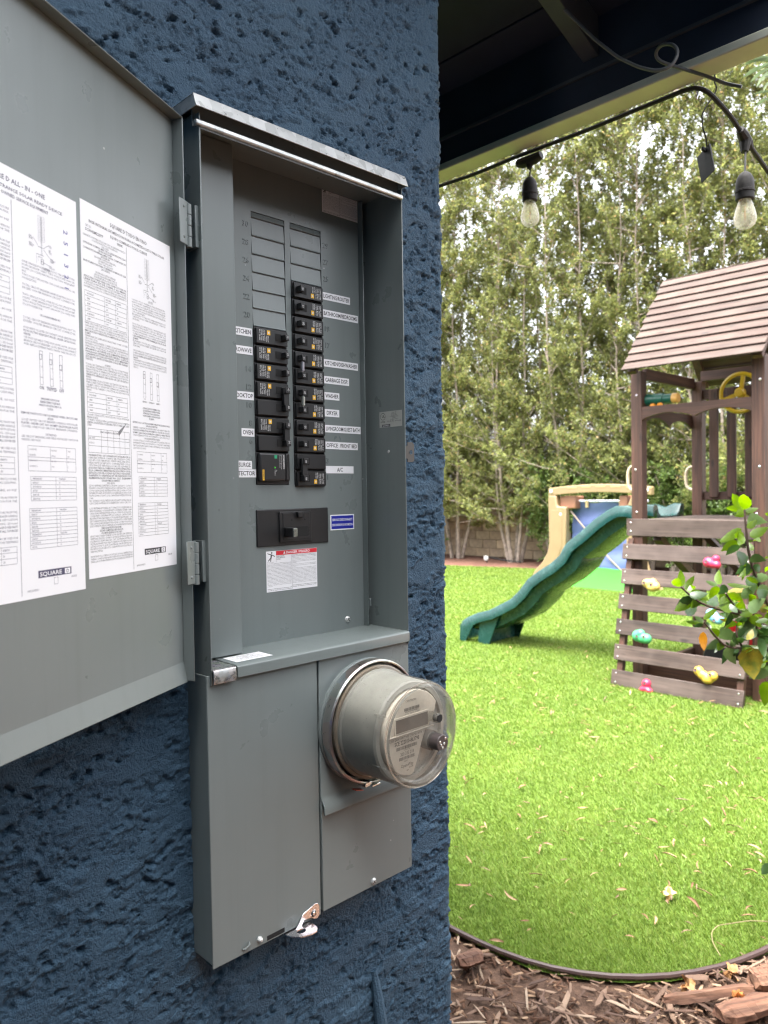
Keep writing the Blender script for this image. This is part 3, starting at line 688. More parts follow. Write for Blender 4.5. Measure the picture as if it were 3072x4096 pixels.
# hood and header
b = MB().prism([(1.4, 4.02), (-3.46, 4.02), (-3.72, 3.34), (-3.66, 3.33), (-3.40, 3.97), (1.4, 3.97)], P(.77, 0, 0), EY*I, EZ*I, EX*14.42*I)
for xx in (.78, 15.12): b.prism([(1.4, 3.965), (-3.39, 3.965), (-3.65, 3.36), (1.4, 3.36)], P(xx, 0, 0), EY*I, EZ*I, EX*.06*I)
b.build('hood', HOODM, panel, bevel=.0012)
MB().ibox(.90, 15.02, -3.46, -3.18, 2.60, 2.88).build('drip_lip', HOODM, panel, bevel=.0022, seg=4)
MB().ibox(1.0, 15.0, -2.95, -2.88, 2.7, 3.9).build('header', PAINT, panel)
# lower covers
b = MB().ibox(.98, 7.86, -3.2, -3.14, -38.3, -23.8).ibox(.98, 1.04, -3.14, -.9, -38.1, -23.8).ibox(1.04, 7.80, -3.14, -2.4, -38.3, -38.24)
b.build('lower_cover', PAINT, panel, bevel=.003, seg=3)
pr = [(-3.16, -24.1), (-3.22, -24.1), (-3.22, -31.75), (-3.30, -31.95), (-3.52, -32.25), (-3.54, -32.75), (-3.44, -32.78), (-3.44, -32.3), (-3.2, -31.98), (-3.16, -31.8)]
MB().prism(pr, P(7.98, 0, 0), EY*I, EZ*I, EX*7.12*I).build('meter_cover', PAINT, panel, bevel=.0015)
b = MB().ibox(7.98, 15.12, -3.25, -3.19, -38.18, -31.9).ibox(15.06, 15.12, -3.19, -.9, -38.1, -24.2).ibox(8.0, 15.06, -3.19, -2.4, -38.18, -38.12).ibox(7.98, 8.04, -3.19, -2.4, -38.12, -24.2)
b.build('lower_meter_cover', PAINT, panel, bevel=.0015)
def screw(x, y, z, r=.2, axis=(0, -1, 0), parent=panel, h=.13, phil=True):
    pr = [(0, h*I), (r*.45*I, h*.93*I), (r*.8*I, h*.6*I), (r*I, h*.12*I), (r*I, 0)]
    o = MB().lathe(pr, P(x, y, z), axis, 24).build('screw', SCREWM, parent, smooth=True)
    if phil:
        a = random.uniform(.2, 1.2); s_ = MB()
        for q in (0, math.pi/2):
            d = np.array([math.cos(a+q), 0, math.sin(a+q)]); e = np.array([-math.sin(a+q), 0, math.cos(a+q)])
            s_.obox(P(x, y-h+.005, z), d*r*.62*I, EY*.012*I, e*r*.085*I)
        s_.build('slot', DARK, o)
screw(13.02, 0, -22.89); screw(1.98, -1.45, -22.75, .19); screw(11.82, -3.25, -37.88, .2); screw(3.74, -3.2, -37.92, .15, h=.24, phil=False)
# pressed louvre and slot at the lower edge
MB().tube([P(2.68, -3.2, -38.0), P(2.78, -3.30, -38.02), P(3.05, -3.32, -37.88), P(3.12, -3.2, -37.80)], [.03*I, .06*I, .06*I, .03*I], 8).build('pressed_louvre', PAINT, panel, smooth=True)
MB().ibox(4.22, 5.35, -3.206, -3.19, -38.22, -37.98).build('lower_slot', DARK, panel)
# latch / sealing hasp
h1 = MB().prism([(6.55, -37.75), (7.40, -37.48), (7.58, -37.52), (7.70, -37.72), (7.70, -38.22), (7.55, -38.36), (7.30, -38.3), (7.15, -38.15), (6.62, -38.10), (6.45, -38.35), (5.95, -38.42), (6.2, -38.2)], P(0, -3.21, 0), EX*I, EZ*I, -EY*.06*I).build('latch_arm', CHROME, panel, bevel=.0004)
ringp = []
hl = MB()
n = 24
outer = [(5.35, -2.7), (6.5, -2.7), (6.75, -2.8), (7.0, -3.3), (7.0, -3.9), (6.8, -4.2), (6.4, -4.25), (5.8, -4.05), (5.35, -3.5)]
V_, F_ = [], []
for k in range(n):
    a = 2*math.pi*k/n; cxh, cyh = 6.15, -3.62
    d = np.array([math.cos(a), math.sin(a)]); best = 9
    for (p, q) in zip(outer, outer[1:]+outer[:1]):
        p, q = np.array(p)-(cxh, cyh), np.array(q)-(cxh, cyh); A_ = np.array([d, p-q]).T
        if abs(np.linalg.det(A_)) > 1e-9:
            t_, s_ = np.linalg.solve(A_, p)
            if t_ > 0 and -1e-6 <= s_ <= 1+1e-6: best = min(best, t_)
    for zz in (-38.40, -38.34):
        V_.append(P(cxh+best*d[0], cyh+best*d[1], zz+.0)); V_.append(P(cxh+.27*d[0], cyh+.2*d[1], zz))
for k in range(n):
    a, c = 4*k, 4*((k+1) % n); F_ += [(a, c, c+1, a+1), (a+2, a+3, c+3, c+2), (a, a+2, c+2, c), (a+1, c+1, c+3, a+3)]
hl.add(V_, F_).build('seal_loop', CHROME, panel, smooth=False)
MB().lathe([(0, .06*I), (.08*I, .055*I), (.11*I, .03*I), (.11*I, 0), (.17*I, 0), (.17*I, .02*I), (.20*I, .0)], P(7.28, -3.27, -37.98), (0, -1, 0), 20).build('rivet', CHROME, panel, smooth=True)
# hasp tab on the far side of the box
hp = [(15.06, -11.95), (15.35, -11.95), (15.35, -12.15), (15.5, -12.15), (15.5, -11.93), (15.95, -11.93), (16.1, -12.05), (16.1, -13.05), (15.98, -13.15), (15.5, -13.15), (15.5, -12.95), (15.35, -12.95), (15.35, -13.12), (15.06, -13.12)]
MB().prism(hp, P(0, -3.02, 0), EX*I, EZ*I, EY*.06*I).build('hasp_tab', plain('dull_dark_steel', (.10, .095, .09), .45, metal=.6), panel)
MB().lathe([(.03*I, 0), (.13*I, .01*I)], P(15.8, -3.03, -12.55), (0, -1, 0), 16).build('hasp_hole', STUCCO, panel)
MB().lathe([(0, .02*I), (.08*I, .02*I), (.1*I, 0)], P(14.975, -1.9, -12.48), (-1, 0, 0), 12).build('side_rivet', GALV, panel)

# ------------------------------------------------------------------ the open door
DE = np.array([-.8776, -.4795, 0.]); DN = np.array([.4795, -.8776, 0.])   # along the door from the hinge; out of its inner face
DEI = P(.321, -3.2, 0); DK = DEI-.58*I*DN                                   # flange edge at the hinge; plate at the hinge
def DP(s, z, n=0.): return DK+DE*s*I+EZ*z*I+DN*n*I
SW, ZT, ZB = 14.6, 2.83, -23.98
def dbox(mb, s0, s1, z0, z1, n0, n1):
    c = (DP(s0, z0, n0)+DP(s1, z1, n1))/2
    mb.obox(c, DE*(s1-s0)/2*I, DN*(n1-n0)/2*I, EZ*(z1-z0)/2*I); return mb
b = MB(); dbox(b, -.06, SW, ZB, ZT, -.06, 0); dbox(b, -.06, 0, ZB+.06, ZT-.06, 0, .58); dbox(b, SW-.06, SW, ZB+.06, ZT-.06, 0, .58); dbox(b, -.06, SW, ZT-.06, ZT, 0, .58); 
# the lower flange slopes outwards from a crease
b.add([DP(0, -23.0, 0), DP(SW, -23.0, 0), DP(SW, ZB, .20), DP(0, ZB, .20), DP(0, ZB, .14), DP(SW, ZB, .14)], [(0, 1, 2, 3), (3, 2, 5, 4)])
door = b.build('door', PAINT, panel, bevel=.0008); door['label'] = 'open grey steel door carrying two printed white instruction sheets'
for zc in (-2.1, -18.2):
    h = MB(); dbox(h, -.32, .5, zc-1.03, zc+1.03, .585, .63)
    dbox(h, -.45, -.32, zc-.6, zc+.95, .585, .63)
    kx = P(.60, -3.05, 0)
    for q, (z0, z1) in enumerate(((-1.1, -.62), (-.6, -.1), (-.08, .42), (.44, .95))):
        h.tube([(kx[0], kx[1], Z0+(zc+z0)*I), (kx[0], kx[1], Z0+(zc+z1)*I)], .17*I, 12)
    h.build('hinge', PAINT, door, bevel=.0005, seg=1)
    r_ = MB()
    for z0 in (-.7, .72): r_.lathe([(0, .05*I), (.06*I, .03*I), (.08*I, 0)], DP(.12, zc+z0, .63), DN, 10)
    r_.build('hinge_rivet', PAINT, door, smooth=True)
    h2 = MB().ibox(.95, 1.14, -3.1, -2.2, zc-1.0, zc+1.0); h2.build('hinge_leaf', PAINT, panel, bevel=.0004, seg=1)
def sheet_pt(s_left, z_top):
    """s runs towards the hinge when read left to right"""
    return lambda x, z: DP(s_left-x, z_top-z, .012)
DU = -DE
def sh_rect(mb, O, x0, x1, z0, z1):
    mb.add([O(x0, z1), O(x1, z1), O(x1, z0), O(x0, z0)], [(0, 1, 2, 3)])
def frame(mb, O, x0, x1, z0, z1, xs=(), zs_=(), t=.012):
    for xx in (x0, x1)+tuple(xs): sh_rect(mb, O, xx, xx+t, z0, z1)
    for zz in (z0, z1)+tuple(zs_): sh_rect(mb, O, x0, x1, zz, zz+t)
def sline(mb, O, txt, x, z, h, al='L', width=None, squeeze=.62, bold=None):
    bd = txt.startswith('*') if bold is None else bold
    put_text(mb, txt.lstrip('*'), O(x, z), DU, EZ, h*I, al, 1, bd, width=width*I if width else None, squeeze=squeeze)
def para(mb, O, lines, x, z, w, pitch=.118, h=.076):
    for ln in lines:
        if ln:
            s_ = ln.lstrip('*+'); c = '+' in ln[:2]
            full = len(s_) > 33 and not c
            sline(mb, O, s_, x+(w/2 if c else 0), z, h, 'C' if c else 'L', w if full else None, .56, bold='*' in ln[:2])
        z += pitch
    return z
def diagram(mb, O0, x0_, z0_):
    O = lambda a_, c_: O0(x0_+a_*.62, z0_+c_*.56); x = z = 0.
    for c_ in (0, .30):
        frame(mb, O, x+c_, x+c_+.22, z, z+1.62, (), tuple(z+.108*k for k in range(1, 15)), .01)
    frame(mb, O, x+.235, x+.285, z+.05, z+1.7, (), tuple(z+.05+.108*k for k in range(1, 15)), .01)
    frame(mb, O, x-.05, x+.5, z+2.0, z+2.02); sh_rect(mb, O, x+.22, x+.235, z+1.65, z+2.5); sh_rect(mb, O, x+.28, x+.295, z+1.65, z+2.5)
    frame(mb, O, x-.2, x+.42, z+2.5, z+2.52); frame(mb, O, x-.05, x+.3, z+2.65, z+2.67); frame(mb, O, x+.18, x+.40, z+2.75, z+3.1)
    for k in (0, 1): mb.lathe([(.05*I, 0), (.062*I, 0)], O(x+.29, z+2.85+.14*k), DN, 12)
    sh_rect(mb, O, x-.19, x-.18, z+2.5, z+3.15); sh_rect(mb, O, x-.06, x-.05, z+2.65, z+3.0)
    for xx, zz, tx in ((x-.75, z+1.55, ('#14-#6', 'AWG CU-AL', 'NEUTRAL')), (x-.75, z+2.0, ('#14-#4', 'AWG CU-AL', 'NEUTRAL')), (x+.85, z+1.75, ('#6-250', 'TO 225A')), (x+.85, z+2.05, ('#4-2/0', 'LINE', '2 POLES')), (x+.95, z+2.6, ('SERVICE', 'DISCONNECT', '225 MAX')), (x+.85, z+3.1, ('METER', 'SOCKET 4 JAW')), (x+.35, z+3.35, ('BONDING STRAP', 'SERVICE CONDUIT'))):
        for q, s_ in enumerate(tx): sline(mb, O, s_, xx, zz+.09*q, .06, squeeze=.5)
    for a_, b_ in (((x-.35, z+1.6), (x-.05, z+1.95)), ((x+.5, z+1.95), (x+.85, z+1.7)), ((x+.42, z+2.1), (x+.9, z+2.5)), ((x+.4, z+2.95), (x+.85, z+3.02))):
        p, q = O(*a_), O(*b_); n_ = np.cross((q-p)/np.linalg.norm(q-p), DN)*.006*I; mb.add([p-n_, q-n_, q+n_, p+n_], [(0, 1, 2, 3)])
def logo(mb_k, mb_w, O, x, z, w):
    sh_rect(mb_k, O, x, x+w, z-.27, z)
    o2 = lambda a, c: O(a, c)+DN*.004*I
    put_text(mb_w, 'SQUARE', o2(x+.07, z-.06), DU, EZ, .15*I, 'L', 2, True, width=w*.66*I)
    sh_rect(mb_w, o2, x+w*.79, x+w*.96, z-.235, z-.035)
    o3 = lambda a, c: O(a, c)+DN*.007*I
    put_text(mb_k, 'D', o3(x+w*.875, z-.065), DU, EZ, .13*I, 'C', 2, True)
def handles(mb, O, x, z, names, hs):
    for k, nm in enumerate(names):
        xx = x+.52*k; frame(mb, O, xx, xx+.15, z, z+1.22, (), (z+.95,), .014); frame(mb, O, xx-.01, xx+.11, z+.12+.12*k, z+.3+.12*k, (), (), .02); sline(mb, O, 'ON OFF', xx+.04, z+.6, .05, squeeze=.4)
        sline(mb, O, nm, xx+.075, z+1.36+hs*.3, hs, 'C', squeeze=.8, bold=True)
ES1 = ['GABINETE A PRUEBA DE LLUVIA TIPO 3R SEMI-EMPOTRADO', '+COLOQUE EL PAPEL PROTECTOR O JUNTA CONTRA AGUA', '+SOBRE LA BRIDA', '*CAPACIDAD NOMINAL MAX. DE LA LINEA PRINCIPAL: 225A', '*+CAPACIDAD DEL BUS 225A MAX.', '*CORRIENTE NOMINAL MAX. DE LA COMPANIA DE', '*+ELECTRICIDAD 225A',
       '+PARA OBTENER LA CAPACIDAD NOMINAL VEA LA', '+DESCONEXION DE ACOMETIDA', '+120/240 V~ 1 FASE - 3 HILOS, 60 HZ', '*BASE DE MEDICION PARA CORRIENTE NOMINAL DE 225A', '*+(200A CONTINUOS)', '', '+ADECUADO PARA ACOMETIDA SUBTERRANEA', '+ADECUADO PARA ACOMETIDA AEREA CUANDO SE', '+ENCUENTRE INSTALADO EL ACCESORIO TIPO TUNEL',
       '*ADECUADO PARA USAR CON CONDUCTORES DE', '*LINEA PARA 75C DE COBRE O ALUMINIO', 'CONSULTE LA INFORMACION DE LOS INTERRUPTORES', 'AUTOMATICOS DERIVADOS PARA OBTENER LAS CAPACIDADES', 'NOMINALES DE LOS CONDUCTORES DERIVADOS']
ES2 = ['PARA DESCONECTAR TODOS LOS CONDUCTORES DE', 'CARGA DE LOS CONDUCTORES DE ALIMENTACION', 'COLOQUE LA PALANCA DEL INTERRUPTOR AUTOMATICO', '*MARCADA DESCONEXION DE ACOMETIDA EN LA POSICION', '*DE ABIERTO', 'TERMINALES DE LINEA ADECUADAS PARA CONDUCTORES', 'DEL NO. 4 AWG - 250 kcmil', 'NOTA DE PAR DE APRIETE: CUANDO SE HAYAN AFLOJADO O', 'RETIRADO LAS TUERCAS DE MONTAJE DEL INTERRUPTOR', 'PRINCIPAL, VUELVALAS A APRETAR A 75 LB-PULG.',
       '*APAGANDO LA FUENTE QUE SUMINISTRA ENERGIA', '*PARALELA NO DESENERGIZA ESTE TABLERO. CORTE LA', '*CORRIENTE DE TODAS LAS FUENTES QUE SUMINISTRAN', '*ESTE EQUIPO ANTES DE REALIZAR CUALQUIER TRABAJO', '*DENTRO DE EL.', '*+ACCESORIOS', 'TODAS LAS TERMINALES DE NEUTRO NO CONECTADAS', 'SE PUEDEN UTILIZAR COMO TERMINALES DE LOS CABLES', 'PARA PUESTA A TIERRA DEL EQUIPO. EN CASO DE', 'NECESITAR EL ACCESORIO DE BARRA DE PUESTA A', '*TIERRA POR SEPARADO, PIDA EL NO. DE CAT. PK15GTA O', '*PK18GTAL', 'SE REQUIERE UN ACCESORIO DE ZAPATA DEL NEUTRO', 'PARA CONECTAR LAS TERMINALES A LOS CONDUCTORES', 'CALIBRE 3 AWG O DE MAYOR TAMANO EN LA BARRA DEL', 'NEUTRO DEL TABLERO. SOLICITE EL ACCESORIO POR', 'SEPARADO']
ES3 = ['CUANDO SE NECESITE UN ACCESORIO DE 5A. MORDAZA,', '*PIDA EL NO. DE CAT. 5J.', 'CUANDO SE REQUIERA LA ENTRADA DE ACOMETIDA', '*AEREA, SOLICITE EL ACCESORIO TIPO TUNEL NO. CAT.', '*SCTKP20.']
ES4 = ['*ORDENAR KIT NO. CAT. SCF1RAINCAP E INSTALARLO EN LA', 'CABECERA SUPERIOR CUANDO SEA UTILIZADO COMO', 'EQUIPO DE SERVICIO TEMPORAL EN SITIO', 'PARA PARTES DE REPUESTO, COMUNIQUESE CON LA', 'OFICINA DE VENTAS LOCAL DE SQUARE D', '*ADECUADO PARA LA CONEXION AL EQUIPO INTERACTIVO', '*DE LA COMPANIA SUMINISTRADORA DE ACUERDO CON EL', '*ARTICULO 705 DEL CODIGO ELECTRICO NACIONAL', '*ANSI/NFPA 70. ORDENE EL KIT DE ZAPATAS DE SUB', '*ALIMENTACION SOLAR NO. CAT. SRSB0844F', '*+CAPACIDAD NOMINAL DE CORRIENTE DE', '*+CORTO CIRCUITO',
       '22,000 AMPERES SIMETRICOS RCM A 120/240 V~ COMO', 'MAXIMO CON DESCONEXION DE ACOMETIDA TIPO QOM2', '(CON CAPACIDAD INTERRUPTIVA DE 22 000A) Y CON', 'INTERRUPTORES AUTOMATICOS DERIVADOS TIPO HOM', 'HOMP, HOMA O HOMT (CON CAPACIDAD INTERRUPTIVA DE', '10 000A)', 'NO SE INCLUYE EL MEDIDOR DE WATT-HORA EN LA', 'CAPACIDAD NOMINAL DE CORRIENTE DE CORTO CIRCUITO', '', 'LOS INTERRUPTORES AUTOMATICOS DERIVADOS', 'ADICIONALES O DE REPUESTO DEBEN TENER UNA', 'CAPACIDAD INTERRUPTIVA IGUAL A O MAYOR QUE LA DEL', 'CONJUNTO INTERRUPTOR CON LA CAPACIDAD', 'INTERRUPTIVA MAS BAJA ACTUALMENTE INSTALADO. LA', 'DESCONEXION DE ACOMETIDA DE REPUESTO DEBE TENER', 'UNA CAPACIDAD INTERRUPTIVA IGUAL A O MAYOR QUE LA', 'DESCONEXION DE ACOMETIDA ACTUALMENTE INSTALADA', '*+CUMPLE CON LAS ESPECIFICACIONES DE EUSERC', '*+ADECUADO SOLAMENTE PARA USARSE COMO EQUIPO', '*+DE ACOMETIDA RESIDENCIAL DE 1 FASE, 3 HILOS',
       'ADECUADO PARA USARSE COMO EQUIPO DE SERVICIO', 'TEMPORAL EN SITIO CUANDO SE USA EL KIT DE ACCESORIO', 'DE SERVICIO TEMPORAL NO. CAT. SCF1RAINCAP MAS LA', 'INSTALACION DE UNA CAJA Y CUBIERTA A PRUEBA DE AGUA', 'LISTADO POR UL QUE CONTENGA UN RECEPTACULO', 'PROVISTO DE UN CIRCUITO CON PROTECCION DE FALLA A', 'TIERRA PARA EL PERSONAL', '', 'MONTAR POR LO MENOS A 24 PULG. (610mm) ARRIBA DE LA', 'TIERRA. CONSULTAR AL PROVEEDOR LOCAL DE ENERGIA', 'PARA LA ALTURA MINIMA DE MONTAJE DEL MEDIDOR']
ESR = ['UN SOLO POLO: UN ESPACIO PARA ENCHUFE TIPO', 'HOM O HOMP SOLAMENTE. DOS POLOS TIPO HOM', 'O HOMA (110-125A) PUEDEN CONECTARSE EN', 'DOS LUGARES ADYACENTES. DOS POLOS TIPO', 'HOMA (150-200A) PUEDEN ENCHUFARSE EN', 'CUATRO LUGARES ADYACENTES.', 'EL RANGO TOTAL DE OPERACION DE LOS', 'CIRCUITOS NO DEBE EXCEDER DE 190A POR', 'CIRCUITO RAMAL.', '', 'DOS POLOS SENCILLOS, UN ESPACIO DE', 'ENCHUFE TIPO HOMT O UN POLO SENCILLO, UN', 'ESPACIO DE ENCHUFE TIPO HOM O HOMP. DOS', 'POLOS TIPO HOMT O HOM (15-100A) PODRAN', 'CONECTARSE EN DOS LUGARES ADYACENTES', '*USE INTERRUPTORES RAMALES DE 15-100A', '*UNICAMENTE.', 'EL RANGO TOTAL DE OPERACION DE LOS', 'CIRCUITOS NO DEBE EXCEDER DE 190A POR', 'CIRCUITO RAMAL.', '', 'UN SQUARE D DE CLASIFICACION UL PARA CHISPAS DE', 'SOBRECORRIENTE SECUNDARIA PUEDE ENCHUFARSE EN', '*DOS LUGARES ADYACENTES. PIDA EL NO. DE CAT.', '*HOM2175SB', 'UNICAMENTE UTILICE INTERRUPTORES DERIVADOS SQUARE', 'D TIPOS HOM, HOMP, HOMA O HOMT. INTERRUPTOR DE', 'SERVICIO QOM2 Y LAS PARTES DE REPUESTO CON ESTE', 'PRODUCTO']
ESR2 = ['*+LA PALANCA EN POSICION INTERMEDIA INDICA', '*+QUE SE HA DISPARADO EL INTERRUPTOR. PARA', '*+RESTABLECERLO, PONGA LA PALANCA EN LA', '*+POSICION DE ABIERTO, LUEGO EN LA POSICION', '*+DE CERRADO.', '', '*RETIRE SOLO LAS PLACAS REMOVIBLES NECESARIAS PARA', '*+INSTALAR LOS INTERRUPTORES.', 'CIERRE CON PLACAS DE RELLENO LAS ABERTURAS SIN', '*USAR DEL INTERRUPTOR AUTOMATICO. PIDA EL NO. DE CAT.', '*HOMFP. CADA PLACA DE RELLENO CIERRA LA ABERTURA DE', 'UN INTERRUPTOR AUTOMATICO DE UN POLO', '*+DATOS DE PAR DE APRIETE DE LA ZAPATA', 'CONSULTE LOS DATOS EN LAS ETIQUETAS DE LOS', 'INTERRUPTORES AUTOMATICOS Y EN LAS UNIDADES', 'INSTALADAS EN CAMPO PARA OBTENER EL PAR DE APRIETE', 'DE LOS TORNILLOS DE SUJECION']
ENR = ['ONE SINGLE POLE, ONE PLUG ON SPACE TYPE', 'HOM OR HOMP ONLY. TWO POLE TYPE HOM OR', 'HOMA (110-125A) MAY PLUG ON TWO ADJACENT', 'SPACES.', 'TWO POLE TYPE HOMA (150-200A) MAY PLUG ON', 'FOUR ADJACENT SPACES.', '', 'TOTAL CIRCUIT BREAKER HANDLE RATING NOT TO', 'EXCEED 190A PER BRANCH CIRCUIT CONNECTOR.', '', 'TWO SINGLE POLE, ONE PLUG ON SPACE TYPE', 'HOMT. ONE SINGLE POLE TYPE HOM OR HOMP.', 'TWO POLE TYPE HOMT OR HOM (15-100A) MAY', 'PLUG ON TWO ADJACENT SPACES.', '', '*+USE 15-100A BRANCH BREAKERS ONLY.', '', 'TOTAL CIRCUIT BREAKER HANDLE RATING NOT TO', 'EXCEED 190A PER BRANCH CIRCUIT CONNECTOR.', '', 'A SQUARE D UL LISTED SECONDARY SURGE ARRESTER MAY', '*PLUG ON TWO ADJACENT SPACES. ORDER CATALOG NO.', '*HOM2175SB', 'USE ONLY SQUARE D TYPES HOM, HOMP, HOMA, OR HOMT', 'BRANCH CIRCUIT BREAKERS, QOM2 SERVICE DISCONNECT', 'AND REPLACEMENT PARTS WITH THIS PRODUCT.']
ENR2 = ['*+HANDLE IN MID-POSITION SHOWS', '*+BREAKER IS TRIPPED. TO RESET MOVE', '*+HANDLE TO OFF POSITION, THEN TO ON', '*+POSITION.', '', '*REMOVE TWISTOUTS ONLY AS NEEDED WHEN CIRCUITS ARE', '*+INSTALLED.', 'CLOSE UNUSED CIRCUIT BREAKER OPENINGS WITH FILLER', '*PLATES. ORDER CAT. NO. HOMFP. EACH FILLER PLATE', 'CLOSES ONE POLE CIRCUIT BREAKER OPENING.', '', '*+LUG TORQUE DATA', 'SEE CIRCUIT BREAKERS AND FIELD INSTALLED UNITS FOR', 'WIRE BINDING SCREW TORQUES.']
def tables(mb, O, x, z, w):
    frame(mb, O, x, x+w, z, z+.9, (x+w*.45, x+w*.8), (z+.4, z+.52))
    for r in range(4):
        sline(mb, O, ('LUGS LINE PHASE', 'AND NEUTRAL', 'SERVICE CONDUIT', 'GROUNDING LUG')[r], x+.06, z+.16+.2*r, .06, squeeze=.55); sline(mb, O, ('WIRE RANGE', 'AWG/kcmil', '4-250 CU-AL', '#14-2/0')[r], x+w*.47, z+.16+.2*r, .06, squeeze=.55); sline(mb, O, ('TORQUE', 'LB-IN', '250', '50')[r], x+w*.82, z+.16+.2*r, .06, squeeze=.5)
    for z2, n_, off in ((z+1.1, 6, .1), (z+2.25, 10, .0)):
        frame(mb, O, x+off, x+w, z2, z2+.145*n_, (x+w*.55,), tuple(z2+.145*k for k in range(1, n_)))
        for r in range(n_):
            sline(mb, O, ('WIRE RANGE AWG', '#14-#12 CU', '#10 CU #12-10 AL', '#8 CU-AL', '#6-#4 CU-AL', '#3-#1/0 CU-AL')[r % 6], x+off+.1, z2+.11+.145*r, .062, squeeze=.6, bold=True); sline(mb, O, ('TORQUE LB-IN', '20', '25', '35', '45', '50')[r % 6], x+w*.62, z2+.11+.145*r, .062, squeeze=.6, bold=True)
def tab3(mb, O, x, z, w, rows, n_=3):
    frame(mb, O, x, x+w, z, z+rows*.2, tuple(x+w*q for q in (.45, .72)[:n_-1]), tuple(z+.2*k for k in range(1, rows)))
    for r in range(rows):
        for q, xx in enumerate((.05, .48, .75)[:n_]): sline(mb, O, (('NO. DE CATALOGO', 'CLASE DE CABLE', 'INTERRUPTOR'), ('LK70AN', '14-4 CU', '70A'), ('LK125AN', '12-2 AL', '125A'), ('LK225AN', '6-250 CU', '225A'))[r % 4][q], x+w*xx, z+.14+.2*r, .065, squeeze=.5, bold=True)
# the sheet nearer the hinge (Spanish)
S1 = sheet_pt(6.72, -3.30)
b = MB(); dbox(b, .42, 6.72, -18.25, -3.30, .002, .010); b.build('instruction_sheet', PAPER, door)['label'] = 'white instruction sheet nearer the hinge, printed in Spanish'
k1, w1 = MB(), MB()
sline(k1, S1, '*SQUARE D TODO EN UNO', 3.15, .52, .16, 'C', 2.6); sline(k1, S1, 'BASE INTEGRAL DE MEDICION PARA ACOMETIDA LISTO PARA SOLAR', 3.15, .76, .11, 'C', 5.3, bold=True); sline(k1, S1, 'EQUIPO COMPRADO POR EL CLIENTE', 3.15, .98, .11, 'C', 2.6, bold=True)
sline(k1, S1, 'CAT. NO.', .28, .98, .10, 'L'); sline(k1, S1, 'SC3042M225PF', .28, 1.14, .11, 'L', 1.1, bold=True); sline(k1, S1, 'SERIE M02', 2.3, 1.14, .10, 'L', bold=True)
sh_rect(k1, S1, 2.92, 2.94, 1.05, 14.85)
z = para(k1, S1, ES1, .12, 1.36, 2.74, .1015); tab3(k1, S1, .15, z+.02, 2.68, 6); z = para(k1, S1, ES2, .12, z+1.34, 2.74, .1015); tab3(k1, S1, .15, z-.05, 2.6, 4); z = para(k1, S1, ES3, .12, z+.88, 2.74, .1015)
frame(k1, S1, .15, 2.82, z, z+.95, (.95, 1.35, 1.75, 2.15, 2.5), (z+.3, z+.42, z+.68)); sline(k1, S1, 'CUANDO UN RECEPTACULO ES REQUERIDO', 1.5, z+.14, .07, 'C', squeeze=.6, bold=True); sline(k1, S1, 'TUBO CONDUIT', .2, z+.4, .065, squeeze=.5); sline(k1, S1, 'RECEPTACULO', .2, z+.6, .065, squeeze=.5)
z = para(k1, S1, ES4, .12, z+1.1, 2.74, .1015)
diagram(k1, S1, 4.25, 1.15); z = para(k1, S1, ESR, 3.25, 3.2, 2.55, .104); handles(k1, S1, 3.95, z-.05, ('CERRADO', 'DISPARADO', 'ABIERTO'), .07); z = para(k1, S1, ESR2, 3.1, z+1.62, 2.85, .112); tables(k1, S1, 3.35, z+.0, 2.3)
logo(k1, w1, S1, 3.75, 14.3, 1.65); sline(k1, S1, 'HECHO EN MEXICO', 3.15, 14.75, .08, 'L'); frame(k1, S1, 4.55, 4.75, 14.35, 14.6); sline(k1, S1, 'EAV81288', 5.6, 14.45, .08, 'L')
k1.build('sheet_print', INK, door); w1.build('sheet_logo_letters', PAPER, door)
# the sheet farther from the hinge (English)
S2 = sheet_pt(13.25, -3.55)
b = MB(); dbox(b, 6.95, 13.25, -18.60, -3.55, .002, .010); b.build('instruction_sheet', PAPER, door)['label'] = 'white instruction sheet farther from the hinge, printed in English'
k2, w2 = MB(), MB()
sline(k2, S2, '*SQUARE D ALL - IN - ONE', 3.15, .52, .16, 'C', 2.9); sline(k2, S2, 'SERVICE ENTRANCE SOLAR READY DEVICE', 3.4, .80, .115, 'C', 4.2, bold=True); sline(k2, S2, 'CUSTOMER OWNED SERVICE EQUIPMENT', 3.15, 1.02, .115, 'C', 3.2, bold=True)
sh_rect(k2, S2, 2.92, 2.94, 1.1, 14.9)
EL = ['RAINPROOF TYPE 3R SEMI-FLUSH ENCLOSURE', 'MAIN RATING 225A MAX. BUS RATING 225A MAX.', 'FOR RATING SEE SERVICE DISCONNECT', '120/240 V~ 1 PHASE - 3 WIRE, 60 HZ', 'SUITABLE FOR UNDERGROUND SERVICE', 'SUITABLE FOR USE WITH 75C COPPER OR ALUMINUM', 'SEE BRANCH BREAKER INFORMATION FOR THE', 'BRANCH CONDUCTOR RATINGS', '', 'TO DISCONNECT ALL LOAD CONDUCTORS FROM THE', 'SUPPLY CONDUCTORS PLACE THE BREAKER HANDLE', 'MARKED SERVICE DISCONNECT IN THE OFF POSITION', 'LINE TERMINALS SUITABLE FOR #4 AWG - 250 kcmil', '*TURNING OFF THE PARALLEL SOURCE DOES NOT', '*DE-ENERGIZE THIS PANEL. TURN OFF ALL SOURCES', '*+ACCESSORIES', 'ALL UNUSED NEUTRAL TERMINALS MAY BE USED FOR', 'EQUIPMENT GROUNDING CONDUCTOR TERMINALS']
z = 1.5
for rep in range(4): z = para(k2, S2, EL, .12, z, 2.7, .128); tab3(k2, S2, .2, z, 2.55, 3); z += .8
